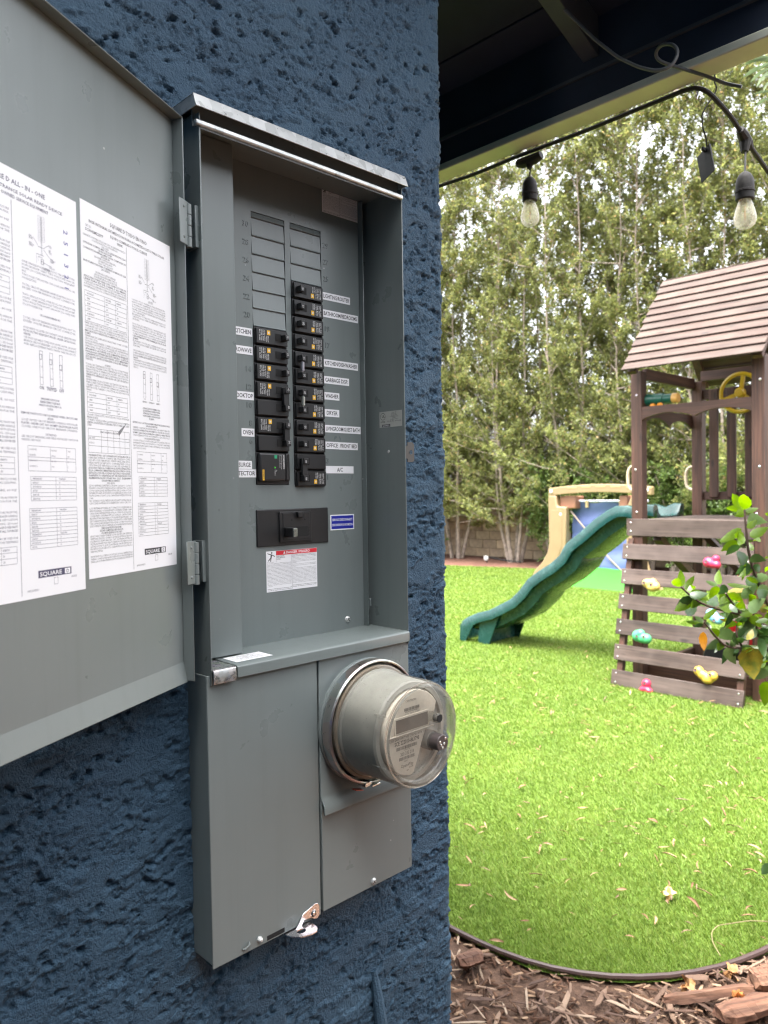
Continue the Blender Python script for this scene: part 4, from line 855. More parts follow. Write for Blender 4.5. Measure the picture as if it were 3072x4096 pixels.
diagram(k2, S2, 4.2, 1.2); z = para(k2, S2, ENR, 3.35, 3.1, 2.75, .116); handles(k2, S2, 4.1, z-.02, ('ON', 'TRIPPED', 'OFF'), .13); z = para(k2, S2, ENR2, 3.12, z+1.75, 2.95, .118); tables(k2, S2, 3.4, z+.05, 2.5)
logo(k2, w2, S2, 3.75, 14.35, 1.75); sline(k2, S2, 'MADE IN MEXICO', 3.2, 14.8, .08, 'L'); frame(k2, S2, 4.55, 4.75, 14.4, 14.65); sline(k2, S2, 'EAV81285', 5.5, 14.5, .08, 'L')
k2.build('sheet_print', INKB, door); w2.build('sheet_logo_letters', PAPER, door)
st = MB()
for q, c_ in enumerate('251321'): put_text(st, c_, S2(5.55, 1.30+.42*q), -EZ, DU, .22*I, 'L', 2, True)
st.build('stamp', STAMP, door)
# scuffed tear on the Spanish sheet
te = MB(); c0 = S1(2.05, 9.0)+DN*.01*I
te.add([c0, c0+DU*.14*I+EZ*.12*I, c0+DU*.42*I+EZ*.3*I, c0+DU*.62*I+EZ*.44*I, c0+DU*.4*I+EZ*.2*I, c0+DU*.22*I+EZ*.0*I, c0+DU*.05*I-EZ*.14*I], [(0, 6, 5, 1), (1, 5, 4, 2), (2, 4, 3)]); te.build('torn_spot', plain('torn_grey', (.22, .22, .23), .8, var=.4, scale=300), door)

# ================================================================== METER
MX, MZ = 11.38, -28.1
meter = thing('electric_meter', P(MX, -3.22, MZ-3.5), 'round clear-domed electric meter with grey body plugged in below the breaker panel', 'electric meter')
AX = np.array([0, -1., 0]); MO = P(MX, -3.22, MZ)
def ml(pr): return [(r*I, h*I) for r, h in pr]
MB().lathe(ml([(2.6, 0), (3.52, 0), (3.50, .10), (3.42, .14), (3.42, .34)]), MO, AX, 64).build('socket_collar', PAINT, meter, smooth=True)
MB().lathe(ml([(3.30, .30), (3.47, .30), (3.52, .36), (3.52, .92), (3.44, 1.0), (3.38, .98), (3.42, .90), (3.42, .40)]), MO, AX, 72).build('retaining_ring', STEEL, meter, smooth=True)
b = MB()
b.ibox(MX-.55, MX+.1, -4.35, -3.6, MZ-3.62, MZ-3.50).ibox(MX-1.0, MX-.5, -4.25, -3.55, MZ-3.55, MZ-3.30)
b.build('ring_clasp', CHROME, meter, bevel=.0008)
b = MB(); b.obox(P(MX-1.35, -4.0, MZ-3.62), np.array([.30, 0, -.08])*I, np.array([0, .16, 0])*I, np.array([.01, 0, .03])*I); b.build('seal_tab', plain('red_seal', (.65, .12, .07), .4), meter, bevel=.0004)
MB().lathe(ml([(3.20, .75), (3.20, .98), (3.14, 1.04), (3.0, 1.04)]), MO, AX, 64).build('meter_base', plain('amber_gasket', (.20, .145, .09), .35), meter, smooth=True)
MGREY = plain('meter_grey_plastic', (.36, .36, .33), .55, var=.05)
def dusty():
    m, t, bs = new_mat('meter_body_dusty_grey'); c = geo_pos(t)
    v = N(t, 'TexVoronoi'); v.inputs['Scale'].default_value = 190; t.links.new(c, v.inputs['Vector'])
    gate = ramp(t, noise(t, c, 30, 3), [(.42, (0, 0, 0)), (.6, (1, 1, 1))])
    sp_ = ramp(t, v.outputs['Distance'], [(.10, (.9, .9, .9)), (.16, (0, 0, 0))])
    f = mixc(t, 1., sp_, gate, 'MULTIPLY')
    t.links.new(mixc(t, f, ramp(t, noise(t, c, 14, 4), [(.3, (.33, .335, .31)), (.7, (.44, .44, .405))]), (.05, .045, .035)), bs.inputs['Base Color'])
    bs.inputs['Roughness'].default_value = .5; return m
DUST = dusty()
MB().lathe(ml([(3.02, 1.0), (3.02, 1.2), (2.90, 1.25), (2.80, 3.62), (2.70, 3.72), (2.45, 3.74), (2.42, 3.55), (0, 3.55)]), MO, AX, 64).build('inner_body', DUST, meter, smooth=True)
def clear_mat():
    m, t, bs = new_mat('clear_polycarbonate'); out = t.nodes['Material Output']
    tr = N(t, 'BsdfTransparent'); tr.inputs[0].default_value = (.95, .95, .93, 1)
    gl = N(t, 'BsdfGlossy'); gl.inputs['Roughness'].default_value = .06
    lw = N(t, 'LayerWeight'); lw.inputs['Blend'].default_value = .28
    mx = N(t, 'MixShader'); rp = ramp(t, lw.outputs['Fresnel'], [(0, (.02, .02, .02)), (1, (.75, .75, .75))]); t.links.new(rp, mx.inputs[0]); t.links.new(tr.outputs[0], mx.inputs[1]); t.links.new(gl.outputs[0], mx.inputs[2])
    df = N(t, 'BsdfDiffuse'); df.inputs[0].default_value = (.62, .58, .5, 1); m2 = N(t, 'MixShader')
    dn = ramp(t, noise(t, geo_pos(t), 40, 5, .7), [(.35, (.06, .06, .06)), (.8, (.22, .22, .22))])
    t.links.new(dn, m2.inputs[0]); t.links.new(mx.outputs[0], m2.inputs[1]); t.links.new(df.outputs[0], m2.inputs[2]); t.links.new(m2.outputs[0], out.inputs[0]); return m
CLEAR = clear_mat()
MB().lathe(ml([(3.28, .80), (3.22, 1.05), (3.06, 1.12), (2.98, 1.30), (2.90, 3.0), (2.90, 4.25), (2.84, 4.48), (2.66, 4.60), (2.56, 4.60), (2.52, 4.52), (2.52, 4.36), (2.46, 4.30), (0, 4.30)]), MO, AX, 72).build('clear_cover', CLEAR, meter, smooth=True)
MB().lathe(ml([(2.72, 4.50), (2.80, 4.52), (2.80, 4.58), (2.72, 4.60)]), MO, AX, 72).build('rim_highlight', CLEAR, meter, smooth=True)
FACE = plain('meter_cream_face', (.66, .60, .51), .5, var=.06)
fp = [(2.28*math.cos(a), 2.28*math.sin(a)) for a in np.linspace(math.radians(10), math.radians(278), 44)]
fp = [(1.62, .42)]+[(2.3*math.cos(a), 2.3*math.sin(a)) for a in np.linspace(math.radians(36), math.radians(262), 44)]+[(-.05, -2.2), (.30, -1.5), (.62, -.7), (1.05, .1)]
FO = P(MX, -3.22-3.90, MZ)
MB().prism([(p[0], p[1]) for p in fp], FO, EX*I, EZ*I, np.array([0, .38, 0])*I).build('face_plate', FACE, meter, bevel=.0008)
F2 = lambda x, z, d=.012: P(MX+x, -3.22-3.90-d, MZ+z)
b = MB(); b.ibox(MX-1.52, MX+1.2, -7.17, -7.12, MZ+.12, MZ+1.04); b.build('display_bezel', FACE, meter, bevel=.0008)
b = MB(); b.ibox(MX-1.40, MX+1.08, -7.185, -7.165, MZ+.22, MZ+.93); b.build('display', plain('grey_lcd', (.13, .105, .085), .3, var=.15, scale=15), meter)
b = MB(); b.ibox(MX-2.05, MX+1.55, -7.21, -7.13, MZ+.02, MZ+.11); b.build('face_ridge', FACE, meter, bevel=.0008)
k = MB()
def bars(x0, x1, z0, z1, n_):
    x = x0; r = random.Random(5)
    while x < x1:
        w = r.choice((.02, .03, .045)); k.add([F2(x, z0), F2(x+w, z0), F2(x+w, z1), F2(x, z1)], [(0, 1, 2, 3)]); x += w+r.choice((.015, .025, .03))
bars(-.72, .46, 1.28, 1.44, 40); bars(-1.36, .24, -.74, -.56, 50); bars(-1.16, .02, -1.32, -1.15, 40)
tx = lambda s_, x, z, h, al='L', w=None, bold=False, sq=.85: put_text(k, s_, F2(x, z), EX, EZ, h*I, al, 2, bold, width=w*I if w else None, squeeze=sq)
tx('CD0018008C', -.13, 1.19, .07, 'C', 1.1); tx('NO. BV   60007A   0160000', -.1, 1.08, .055, 'C', 1.2)
tx('CL200 240V 3W TYPE C2SOD 30TA 1.0Kh', -1.98, -.18, .12, 'L', 3.1); tx('SCE 222010-863798', -1.50, -.46, .22, 'L', 1.92, True); tx('*222010-863798*', -.56, -.82, .06, 'C'); tx('CA 0.5', .70, -.35, .08); tx('FM2S', .70, -.46, .08); tx('60HZ', .70, -.57, .08)
tx('300 335 218', -.55, -1.08, .19, 'C', 1.05); tx('1060527', -.82, -1.44, .08, 'L'); tx('OpenWay', -1.05, -1.72, .18, 'L', .98); tx('by Itron', -.40, -1.84, .08, 'L', bold=True); tx('USA', -.62, -1.98, .08); tx('CENTRON', -.20, 1.75, .11, 'C', .85)
k.build('face_print', plain('grey_print_ink', (.09, .08, .075), .6), meter)
b = MB().lathe(ml([(.27, 3.4), (.27, 4.55), (.25, 4.62), (.22, 4.64)]), P(MX+1.32, -3.22, MZ+.62), AX, 28); b.build('reset_sleeve', CLEAR, meter, smooth=True)
b = MB().lathe(ml([(.22, 4.3), (.20, 4.66), (0, 4.66)]), P(MX+1.32, -3.22, MZ+.62), AX, 24); b.build('reset_button', DARK, meter, smooth=True)
op = [(.47*math.cos(a), .47*math.sin(a)) for a in np.linspace(math.radians(-48), math.radians(228), 30)]
b = MB().prism(op, P(MX+1.30, -3.22-3.7, MZ-.72), EX*I, EZ*I, np.array([0, -1.15, 0])*I); b.build('optical_port', plain('dark_port', (.05, .04, .04), .4), meter, bevel=.0012)
b = MB()
for xx, zz in ((-.2, .1), (.24, .22), (-.12, -.08), (.12, -.05), (0, -.25)): b.lathe(ml([(0, .02), (.06, .02), (.08, 0)]), P(MX+1.30+xx, -3.22-4.85, MZ-.72+zz), AX, 14)
b.build('port_lens', GALV, meter, smooth=True)
b = MB(); b.lathe(ml([(.55, 3.0), (.55, 4.1), (.5, 4.15)]), P(MX+1.30, -3.22, MZ-.72), AX, 28); b.build('port_boss', plain('port_boss_grey', (.22, .19, .165), .5), meter, smooth=True)
# cover ribs
for a in (math.radians(150), math.radians(205), math.radians(330), math.radians(30), math.radians(262)):
    d = np.array([math.cos(a), 0, math.sin(a)]); e = np.array([-math.sin(a), 0, math.cos(a)])
    MB().obox(MO+AX*3.9*I+d*2.905*I, AX*.45*I, e*.05*I, d*.03*I).build('cover_rib', CLEAR, meter, bevel=.0006, seg=1)
b = MB()
for q, zz in enumerate((.12, -.02, -.16)):
    put_text(b, ('TA 30', '240V', 'FM 2S')[q], MO+AX*2.2*I+np.array([-.55*I, 0, (-2.86+.04*q)*I]), EX, AX*-1 if False else EY, .12*I, 'L', 1, True)
b.build('under_print', INK, meter)

# ================================================================== STRING LIGHTS, CABLE AND TAG UNDER THE EAVE
sg = thing('string_lights', (1.2, .1, 2.2), 'black cord string light with two clear filament bulbs hanging from the eave edge', 'string lights')
cp = [(1.192, 3.5, 2.420), (1.192, 1.2, 2.416), (1.19, .62, 2.418), (1.192, .46, 2.412), (1.19, .30, 2.414), (1.192, .12, 2.412), (1.19, -.02, 2.414), (1.185, -.12, 2.412), (1.175, -.165, 2.408), (1.182, -.183, 2.396), (1.21, -.19, 2.380), (1.27, -.20, 2.360), (1.338, -.2, 2.338), (1.49, -.2, 2.302), (1.9, -.21, 2.20), (2.6, -.22, 2.12)]
cpp = smooth_path(cp, 300)
MB().tube(cpp, .0052, 8).build('cord', RUBBER, sg, smooth=True)
GLASSB = CLEAR
def bulb_mat():
    m, t, bs = new_mat('amber_clear_glass'); out = t.nodes['Material Output']
    tr = N(t, 'BsdfTransparent'); tr.inputs[0].default_value = (.95, .93, .86, 1); gl = N(t, 'BsdfGlossy'); gl.inputs['Roughness'].default_value = .05
    lw = N(t, 'LayerWeight'); lw.inputs['Blend'].default_value = .35; mx = N(t, 'MixShader'); t.links.new(lw.outputs['Fresnel'], mx.inputs[0]); t.links.new(tr.outputs[0], mx.inputs[1]); t.links.new(gl.outputs[0], mx.inputs[2])
    df = N(t, 'BsdfTranslucent'); df.inputs[0].default_value = (.92, .88, .74, 1); m2 = N(t, 'MixShader')
    t.links.new(ramp(t, noise(t, geo_pos(t), 120, 4), [(.4, (.25, .25, .25)), (.75, (.5, .5, .5))]), m2.inputs[0]); t.links.new(mx.outputs[0], m2.inputs[1]); t.links.new(df.outputs[0], m2.inputs[2]); t.links.new(m2.outputs[0], out.inputs[0]); return m
BGL = bulb_mat(); FIL = plain('orange_filament', (.8, .3, .08), .4)
for (c, wtop, bot, lean) in (((1.196, .278, 2.400), 2.395, 2.352, (0, 0)), ((1.345, -.201, 2.334), 2.325, 2.247, (-.035, -.012))):
    c = np.array(c); e = np.array([c[0]+lean[0], c[1]+lean[1], bot])
    if lean[0] == 0: MB().tube([c+(0, .036, -.002), c+(0, .02, -.006), c+(0, -.02, -.006), c+(0, -.036, -.002)], [.010, .0135, .0135, .010], 10).tube([c+(0, 0, -.008), c+(0, 0, -.026)], [.012, .006], 10).build('connector', RUBBER, sg, smooth=True)
    else: MB().tube([c+(-.03, 0, .012), c+(-.012, 0, .005), c+(.012, 0, -.004), c+(.028, 0, -.011)], [.009, .0125, .0125, .009], 10).tube([c+(0, 0, -.002), c+(-.004, 0, -.03)], [.014, .008], 10).build('connector', RUBBER, sg, smooth=True)
    MB().tube(smooth_path([c+(0, 0, -.02), (c+e)/2+(.004, 0, 0), e], 8), .0022, 6).build('drop_wire', RUBBER, sg, smooth=True)
    s_ = MB().lathe([(0, 0), (.006, 0), (.013, .006), (.018, .016), (.0195, .032), (.0195, .040), (.0212, .041), (.0212, .045), (.0195, .046), (.0195, .060), (.0175, .062), (0, .062)], e, (0, 0, -1), 24, EX).build('socket', plain('dusty_black_socket', (.035, .032, .03), .75, var=.4, scale=80), sg, smooth=True)
    o = MB().lathe([(.013, .060), (.0155, .070), (.0205, .084), (.0238, .098), (.0238, .106), (.021, .116), (.014, .1225), (.006, .125), (0, .1255)], e, (0, 0, -1), 28, EX).build('bulb', BGL, sg, smooth=True)
    MB().tube([e+(0, 0, -.075), e+(0, 0, -.106)], .0012, 6).build('filament', FIL, o)
for y in (.455, -.155): MB().tube([(1.18, y, 2.42), (1.196, y, 2.41), (1.203, y, 2.40), (1.196, y, 2.388), (1.187, y, 2.392)], .0016, 6).build('cup_hook', STEEL, sg)
def onx(pts, x): return [on_plane(u, v, (1, 0, 0), (x, 0, 0)) for u, v in pts]
cab = smooth_path([np.array(p)+(dx, 0, 0) for p, dx in zip(onx([(1205, -25), (1222, 5), (1245, 35), (1285, 75), (1330, 120), (1375, 155), (1415, 173), (1450, 179), (1474, 168), (1485, 146), (1483, 122), (1466, 108), (1440, 106), (1424, 116), (1419, 128), (1430, 135), (1462, 137), (1500, 141), (1530, 146), (1560, 148)], 1.085), np.r_[np.linspace(-.12, 0, 16), .03, .06, .09, .10])], 120)
MB().tube(cab, .0036, 8).build('cable', plain('grey_cable_sheath', (.11, .115, .12), .5), smooth=True)
tag(bpy.data.objects['cable'], 'loose grey cable looping down from the underside of the eave', 'cable')
def zt_(x, y): return ((2600+x/2.458)/1.8517, y/2.458/1.8517)
ht = thing('hanging_tag', at_depth(*zt_(510, 1800), 1.72), 'black four-cornered plastic tag dangling on a thin wire from the eave', 'tag')
wp = [at_depth(*zt_(*q), d) for q, d in zip([(310, 625), (400, 640), (480, 662), (590, 672), (640, 700), (632, 830), (662, 845), (640, 920), (575, 1010), (510, 1120), (518, 1260), (552, 1350), (556, 1440)], np.linspace(1.66, 1.72, 13))]
MB().tube(smooth_path(wp, 60), .0017, 6).build('wire', RUBBER, ht, smooth=True)
MB().tube([at_depth(*zt_(320, 625), 1.655), at_depth(*zt_(400, 645), 1.655), at_depth(*zt_(470, 660), 1.655)], [.005, .007, .004], 8).build('tape_wrap', plain('masking_tape', (.55, .5, .38), .8), ht, smooth=True)
pc = [at_depth(*zt_(*q), d) for q, d in (((588, 1412), 1.715), ((600, 1420), 1.715), ((642, 1672), 1.70), ((512, 1800), 1.735), ((468, 1555), 1.75), ((475, 1545), 1.75))]
nn = np.cross(pc[1]-pc[3], pc[4]-pc[3]); nn /= np.linalg.norm(nn); TAGM = plain('matt_black_tag', (.02, .02, .02), .6)
b = MB(); n_ = len(pc); b.add(pc+[p+nn*.002 for p in pc], [tuple(range(n_)), tuple(range(2*n_-1, n_-1, -1))]+[(k, (k+1) % n_, n_+(k+1) % n_, n_+k) for k in range(n_)]); b.build('plate', TAGM, ht)
MB().obox(at_depth(*zt_(530, 1470), 1.72), EX*.008, EY*.003, EZ*.004).build('clip', TAGM, ht, bevel=.0008)

# ================================================================== PLAYSET
ps = thing('wooden_playset', (5.75, 1.6, 0), 'brown wooden playset tower with plank roof, climbing wall and green slide', 'playset')
FY0, FY1 = 1.10, 2.125
PO = [(5.295, 2.08), (5.295, 1.155), (6.28, 2.02), (6.28, 1.155)]
for k, (x, y) in enumerate(PO): MB().box(x-.045, x+.045, y-.045, y+.045, 0, 2.475).build('post', WOOD_Z, ps, bevel=.004)
# roof: twelve lapped boards on each slope
EV, RG = np.array([5.05, 2.455]), np.array([5.79, 3.285])
NB = 12; sl_ = (RG-EV)/NB; up_ = np.array([-sl_[1], sl_[0]])/np.linalg.norm(sl_)
for side in (1, -1):
    for k in range(NB):
        a = EV+sl_*k; b_ = EV+sl_*(k+1.12); th = .014
        q = [a+up_*.006, b_+up_*-.006, b_+up_*(.003), a+up_*(.006+th)]
        if side < 0: q = [np.array([2*RG[0]-p[0], p[1]]) for p in q][::-1]
        e1, e0 = random.uniform(-.006, .006), random.uniform(-.006, .006)
        MB().prism([(p[0], p[1]) for p in q], (0, 1.055+e0, 0), EX, EZ, (0, 1.05+e1, 0)).build('roof_plank', ROOFW, ps, bevel=.003, seg=1)
for y in (2.04, 1.11):
    for sd_ in (1, -1):
        p0, p1 = EV+(.06, -.01), RG+(0, -.05)
        if sd_ < 0: p0, p1 = (2*RG[0]-p0[0], p0[1]), (2*RG[0]-p1[0], p1[1])
        MB().bar((p0[0], y, p0[1]), (p1[0], y, p1[1]), .035, .07, EY).build('roof_rafter', WOOD_X, ps, bevel=.003)
MB().box(5.74, 5.84, 1.07, 2.09, 3.12, 3.21).build('ridge_beam', WOOD_Y, ps)
MB().box(5.34, 6.24, 2.035, 2.075, 2.41, 2.50).build('top_beam', WOOD_X, ps, bevel=.003)
MB().box(5.34, 6.24, 1.135, 1.175, 2.41, 2.50).build('top_beam', WOOD_X, ps, bevel=.003)
MB().box(6.25, 6.29, 1.1, 1.99, 2.475, 2.56).build('back_top_rail', WOOD_Y, ps, bevel=.003)
# scalloped boards
def scallop(L, h, n=2, amp=.05, seg=14):
    pts = [(0, 0), (0, h)]; pts = [(0, h), (L, h)]
    low = []
    for q in range(n):
        for j in range(seg+1):
            t = j/seg; low.append((L-(q+t)*L/n, amp*math.sin(math.pi*t)**.8))
    out = [low[0]]
    for p in low[1:]:
        if abs(p[0]-out[-1][0]) > 1e-6: out.append(p)
    return pts+out
MB().prism(scallop(.84, .105, 2, .045), (5.255, 1.198, 2.085), EY, EZ, (.03, 0, 0)).build('scalloped_board', WOOD_Y, ps, bevel=.002, seg=1)
MB().prism(scallop(.90, .125, 2, .06), (5.34, 2.06, 2.06), EX, EZ, (0, .03, 0)).build('scalloped_board', WOOD_X, ps, bevel=.002, seg=1)
# back railing
for z0, z1 in ((2.315, 2.40), (1.435, 1.505)): MB().box(6.262, 6.292, 1.19, 1.98, z0, z1).build('railing', WOOD_Y, ps, bevel=.003)
for yy in (1.875, 1.725, 1.575, 1.425, 1.285): MB().box(6.236, 6.2605, yy-.039, yy+.039, 1.455, 2.395).build('rail_slat', WOOD_Z, ps, bevel=.006)
for z0, z1 in ((2.30, 2.39), (1.435, 1.505)): MB().box(5.34, 6.24, 1.12, 1.15, z0, z1).build('railing', WOOD_X, ps, bevel=.003)
for xx in (5.45, 5.62, 5.79, 5.96, 6.13): MB().box(xx-.039, xx+.039, 1.0955, 1.1195, 1.455, 2.395).build('rail_slat', WOOD_Z, ps, bevel=.006)
# deck
x = 5.265
for k in range(8):
    MB().box(x, x+.128, 1.2, 2.035, 1.275, 1.300).build('deck_plank', DECKW, ps, bevel=.003, seg=1); x += .132
MB().box(5.24, 5.2645, 1.14, 2.165, 1.165, 1.302).build('deck_skirt', SLATW, ps, bevel=.003)
MB().box(6.24, 6.27, 1.2, 1.98, 1.15, 1.274).build('deck_joist', WOOD_Y, ps); MB().box(5.30, 6.26, 2.04, 2.07, 1.15, 1.274).build('deck_joist', WOOD_X, ps); MB().box(5.30, 6.26, 1.16, 1.19, 1.15, 1.274).build('deck_joist', WOOD_X, ps)
# climbing wall: stringers and slats
t_ = np.array([.235, 0, 1.19]); t_ /= np.linalg.norm(t_); cn = np.array([-t_[2], 0, t_[0]])
cbase = np.array([5.0, 0, 0.0])
for yy in (2.125, 1.205):
    a = cbase+t_*.0-cn*.035+EY*yy; c = cbase+t_*1.17-cn*.035+EY*yy; MB().bar(a, c, .05, .045, EY).build('stringer', WOOD_Z, ps)
def bolt(p, ax, r_): MB().lathe([(0, r_*.42), (r_*.7, r_*.3), (r_, 0)], p, ax, 8).build('bolt', STEEL, ps, smooth=True)
for k in range(6):
    L = .0615+k*.2; c = cbase+t_*L+EY*(1.672+random.uniform(-.004, .004)); hh = .0615
    MB().obox(c, EY*(.503+random.uniform(-.004, .004)), cn*.012, t_*hh).build('climbing_slat', SLATW, ps, bevel=.003, seg=1)
    for yy in (2.14, 1.205):
        for w in (-.035, .035): bolt(cbase+t_*(L+w)+EY*yy+cn*.012, cn, .007)
for (x, y) in PO[:2]:
    for z in (2.30, 1.70, 1.38): bolt((x-.045, y+random.uniform(-.02, .02), z+random.uniform(-.05, .05)), (-1, 0, 0), .010)
for z in (1.27, 1.2):
    for y in (2.13, 1.17): bolt((5.24, y, z), (-1, 0, 0), .009)
MB().box(5.345, 5.38, -.5, 2.06, 0.0, .15).build('base_board', WOOD_Y, ps, bevel=.003); MB().box(5.34, 6.3, 2.05, 2.085, .0, .12).build('base_board', WOOD_X, ps, bevel=.003)
MB().box(5.28, 5.32, -1.4, 1.05, .02, .42).build('base_board', WOOD_Y, ps, bevel=.003)
MB().bar((5.5, 2.03, 1.14), (6.24, 2.03, .72), .05, .07, EY).build('brace', WOOD_X, ps); MB().bar((6.26, 1.98, 1.15), (6.26, 1.6, .76), .05, .07, EX).build('brace', WOOD_Y, ps); MB().bar((5.4, 1.2, .12), (6.1, 1.45, .42), .05, .08).build('brace', WOOD_X, ps)
# steering wheel
YP = plain('yellow_play_plastic', (.42, .27, .01), .35, var=.05)
wc = np.array([6.15, 1.615, 2.33]); n = 40
b = MB(); b.tube([wc+(0, .158*math.cos(2*math.pi*k/n), .158*math.sin(2*math.pi*k/n)) for k in range(n+1)], .017, 8, False)
for a in (100, 220, 340): b.bar(wc+(.012, .0, 0), wc+np.array([0, .15*math.cos(math.radians(a)), .15*math.sin(math.radians(a))]), .03, .022, EX)
b.lathe([(0, .035), (.03, .033), (.042, .02), (.042, -.02)], wc, (-1, 0, 0), 20); b.tube([wc, wc+(.09, 0, 0)], .018, 10)
b.build('steering_wheel', YP, ps, smooth=True)
# telescope
GP = plain('green_play_plastic', (.008, .085, .055), .35, var=.08); OP = plain('orange_play_plastic', (.75, .28, .02), .4)
to_ = np.array([5.35, 2.075, 2.25])
tl = MB().lathe([(0, -.06), (.050, -.06), (.050, .06), (.046, .075), (.046, .175), (.037, .18), (.036, .25), (.038, .252)], to_, (0, -1, -.02), 24).build('telescope', GP, ps, smooth=True)
MB().lathe([(.038, .25), (.040, .255), (.040, .29), (.034, .298), (0, .298)], to_, (0, -1, -.02), 24).build('eyepiece', plain('tan_play_plastic', (.6, .33, .08), .4), tl, smooth=True)
MB().tube([to_+(-.02, -.10, -.055), to_+(-.045, -.10, -.055)], [.024, .018], 12).tube([to_+(-.02, -.155, -.053), to_+(-.045, -.175, -.053)], [.024, .015], 12).tube([to_+(0, -.13, -.05), to_+(0, -.13, -.10)], .02, 10).build('swivel_knob', OP, tl, smooth=True)
# hand grips
CR_ = plain('cream_play_plastic', (.45, .37, .26), .4)
for x, y in ((5.31, 2.126), (6.25, 2.066)):
    b = MB().tube(smooth_path([(x, y, 1.525), (x, y+.02, 1.525), (x, y+.052, 1.55), (x, y+.06, 1.60), (x, y+.06, 1.66), (x, y+.052, 1.70), (x, y+.02, 1.73), (x, y, 1.73)], 24), .0135, 10)
    b.build('hand_grip', CR_, ps, smooth=True)
# slide
rimp = np.array([(4.20, .165), (4.185, .205), (4.11, .254), (3.985, .31), (3.84, .352), (3.70, .421), (3.57, .488), (3.47, .578), (3.375, .692), (3.25, .78), (3.125, .853), (3.02, .936), (2.98, 1.005), (2.945, 1.054), (2.80, 1.16), (2.66, 1.275), (2.524, 1.362), (2.445, 1.396), (2.34, 1.40), (2.25, 1.372), (2.17, 1.41), (2.10, 1.405)])
XN, XF = 5.61, 6.13
SLM = plain('green_slide_plastic', (.018, .115, .088), .32, var=.22, scale=3, coat=.15)
def slide_mat():
    m, t, bs = new_mat('marbled_green_slide_plastic'); c = geo_pos(t)
    t.links.new(ramp(t, noise(t, c, 5, 5, .6, 2.0), [(.3, (.007, .036, .032)), (.58, (.010, .048, .043)), (.75, (.04, .092, .085))]), bs.inputs['Base Color'])
    t.links.new(ramp(t, noise(t, c, 9, 5, .7), [(.3, (.16, .16, .16)), (.7, (.36, .36, .36))]), bs.inputs['Roughness']); return m
SLM = slide_mat()
b = MB(); ring = []
for k, (y, z) in enumerate(rimp):
    d = rimp[min(k+1, len(rimp)-1)]-rimp[max(k-1, 0)]; d /= np.linalg.norm(d); nrm = np.array([d[1], -d[0]]); nrm = nrm if nrm[1] > 0 else -nrm
    lip = .095; dep = .17 if 2 < k < 18 else .10
    prof = [(XN-.03, -lip), (XN-.032, -.012), (XN-.02, 0), (XN+.03, 0), (XN+.045, -.015), (XN+.075, -dep+.03), (XN+.12, -dep), (XF-.12, -dep), (XF-.075, -dep+.03), (XF-.045, -.015), (XF-.03, 0), (XF+.02, 0), (XF+.032, -.012), (XF+.03, -lip),
            (XF+.012, -lip), (XF-.02, -.03), (XF-.05, -dep-.012), (XF-.12, -dep-.03), (XN+.12, -dep-.03), (XN+.05, -dep-.012), (XN+.02, -.03), (XN-.012, -lip)]
    for px, dz in prof: b.v.append((px, y+nrm[0]*dz, z+nrm[1]*dz)); 
m_ = len(prof); K = len(rimp)
for k in range(K-1):
    for j in range(m_): b.f.append((k*m_+j, k*m_+(j+1) % m_, (k+1)*m_+(j+1) % m_, (k+1)*m_+j))
b.f += [tuple(range(m_-1, -1, -1)), tuple(range((K-1)*m_, K*m_))]
slide = b.build('slide', SLM, ps, smooth=True, angle=50); slide['label'] = 'wavy marbled green plastic slide'
b = MB()
for xx in (XN-.03, XF+.012):
    b.prism([(4.205, .17), (4.215, 0), (4.14, 0), (4.03, .19), (4.10, .22)], (xx, 0, 0), EY, EZ, (.018, 0, 0))
    b.prism([(3.97, .27), (4.0, .0), (3.86, .0), (3.70, .38)], (xx+(.03 if xx < 5.8 else -.03), 0, 0), EY, EZ, (.018, 0, 0))
b.box(XN-.012, XF+.012, 4.195, 4.21, 0, .16).box(XN+.02, XF-.02, 3.9, 3.915, 0, .22)
b.build('slide_foot', SLM, slide, bevel=.003)
